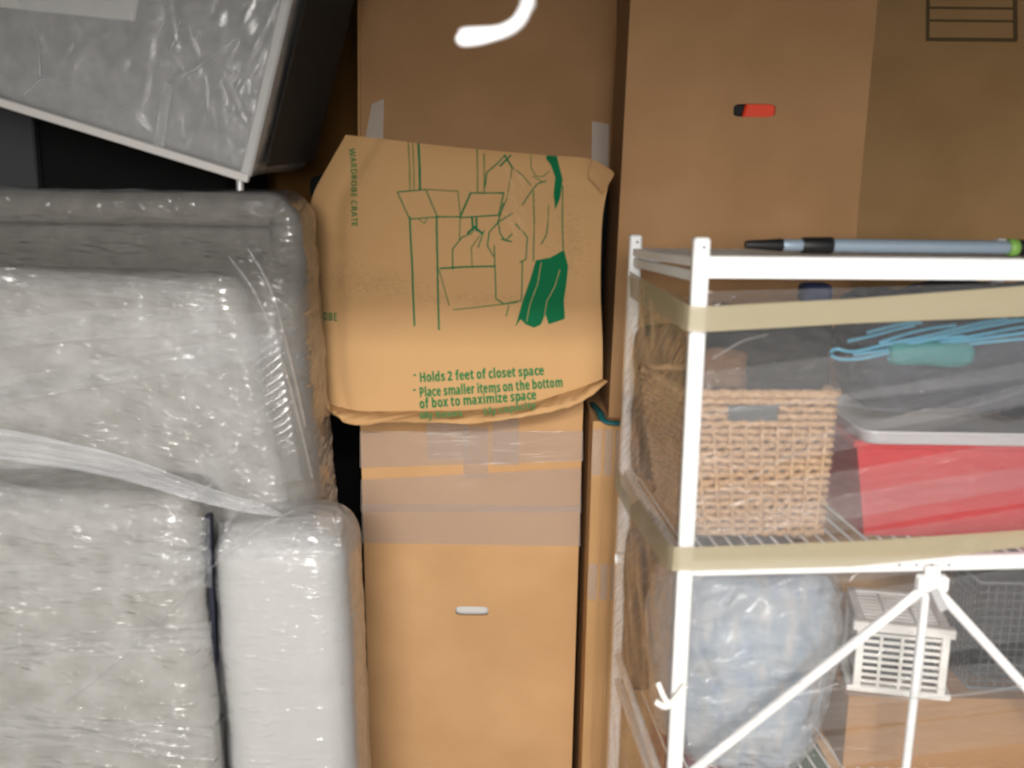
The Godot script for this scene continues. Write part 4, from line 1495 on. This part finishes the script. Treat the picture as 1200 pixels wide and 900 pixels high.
func mesh_basket(y0: float) -> void:
	var x0 := W(1122, 780, 1.5).x
	var x1 := W(1335, 780, 1.5).x
	var z0 := -1.455
	var z1 := -1.60
	var y1 := W(1150, 676, 1.48).y
	var o := thing("wire_basket", "grey wire mesh basket with dark cloth in it, right of the white plastic basket", "basket", Vector3((x0 + x1) / 2, y0, (z0 + z1) / 2))
	var grid := func(a: Vector3, u: Vector3, v: Vector3, nu: int, nv: int) -> SurfaceTool:
		var st := begin()
		for i in nu + 1:
			tube(st, [a + u * i / nu, a + u * i / nu + v], 0.0011, 5)
		for j in nv + 1:
			tube(st, [a + v * j / nv, a + v * j / nv + u], 0.0011, 5)
		return done(st)
	var p := part(o, "wire_grid", grid.call(Vector3(x0, y0 + 0.002, z0), Vector3(x1 - x0, 0, 0), Vector3(0, y1 - y0 - 0.004, 0), 22, 13), M.mesh_grey)
	p.set_meta("kind", "stuff")
	p = part(o, "wire_grid", grid.call(Vector3(x0, y0 + 0.002, z0), Vector3(0, 0, z1 - z0), Vector3(0, y1 - y0 - 0.004, 0), 12, 13), M.mesh_grey)
	p.set_meta("kind", "stuff")
	var st := begin()
	tube(st, [Vector3(x0, y1, z0), Vector3(x1, y1, z0), Vector3(x1, y1, z1), Vector3(x0, y1, z1)], 0.003, 8, true)
	tube(st, [Vector3(x0, y0 + 0.003, z0), Vector3(x1, y0 + 0.003, z0), Vector3(x1, y0 + 0.003, z1), Vector3(x0, y0 + 0.003, z1)], 0.003, 8, true)
	part(o, "rim", done(st), M.mesh_grey)
	st = begin()
	soft_box(st, Vector3((x0 + x1) / 2, (y0 + y1) / 2 - 0.006, (z0 + z1) / 2), Vector3(x1 - x0 - 0.02, y1 - y0 - 0.02, z0 - z1 - 0.03), 0.02, 24, func(q, _n): return 0.004 * noise.get_noise_3dv(q * 20.0))
	single("dark_cloth", done(st), M.charcoal, "dark cloth filling the grey wire basket", "cloth")

# ---------------------------------------------------------------- pole on top, cord in front
func top_things() -> void:
	var y := YT + 0.0145 + 0.0098
	var a := W(873, 292, 1.37); a.y = y
	var b := W(1200, 292, 1.40); b.y = y
	var at := func(x: float) -> Vector3: return a.lerp(b, (x - 873.0) / 327.0)
	var o := thing("extension_pole", "grey-blue telescopic pole with black tip and green ring lying on the top shelf", "pole", at.call(1040))
	var seg := func(called, x0, x1, r0, r1, m):
		var st := begin()
		tube(st, [at.call(x0), at.call(lerpf(x0, x1, 0.06)), at.call(lerpf(x0, x1, 0.94)), at.call(x1)], [r0 * 0.92, r0, r1, r1 * 0.92], 18)
		return part(o, called, done(st), m)
	seg.call("tip", 873, 916, 0.0058, 0.0088, M.pole_black)
	seg.call("inner_tube", 915, 945, 0.0082, 0.0082, M.pole)
	seg.call("collar", 938, 973, 0.0110, 0.0118, M.pole_black)
	seg.call("outer_tube", 970, 1182, 0.0096, 0.0096, M.pole)
	seg.call("ring", 1180, 1191, 0.0122, 0.0122, M.lime)
	seg.call("handle", 1190, 1330, 0.0112, 0.0112, M.pole_black)
	# white pull cord of the door
	var d := 0.7
	var top := W(622, -30, d)
	top.y = 2.43
	var st := begin()
	var pts := curve([top, W(622, -120, d), W(619, -10, d), W(613, 16, d), W(602, 30, d), W(585, 38, d), W(562, 40, d), W(546, 41, d), W(539, 45, d), W(543, 49.5, d), W(558, 48.5, d - 0.002), W(576, 44, d - 0.003), W(588, 40, d - 0.003)], 7)
	var rad := []
	for i in pts.size():
		var u := i / float(pts.size() - 1)
		rad.append(0.0046 if u < 0.62 else 0.0027)
	tube(st, pts, rad, 10)
	single("pull_cord", done(st), M.white_cord, "white door pull cord with a looped end hanging at the top", "cord")
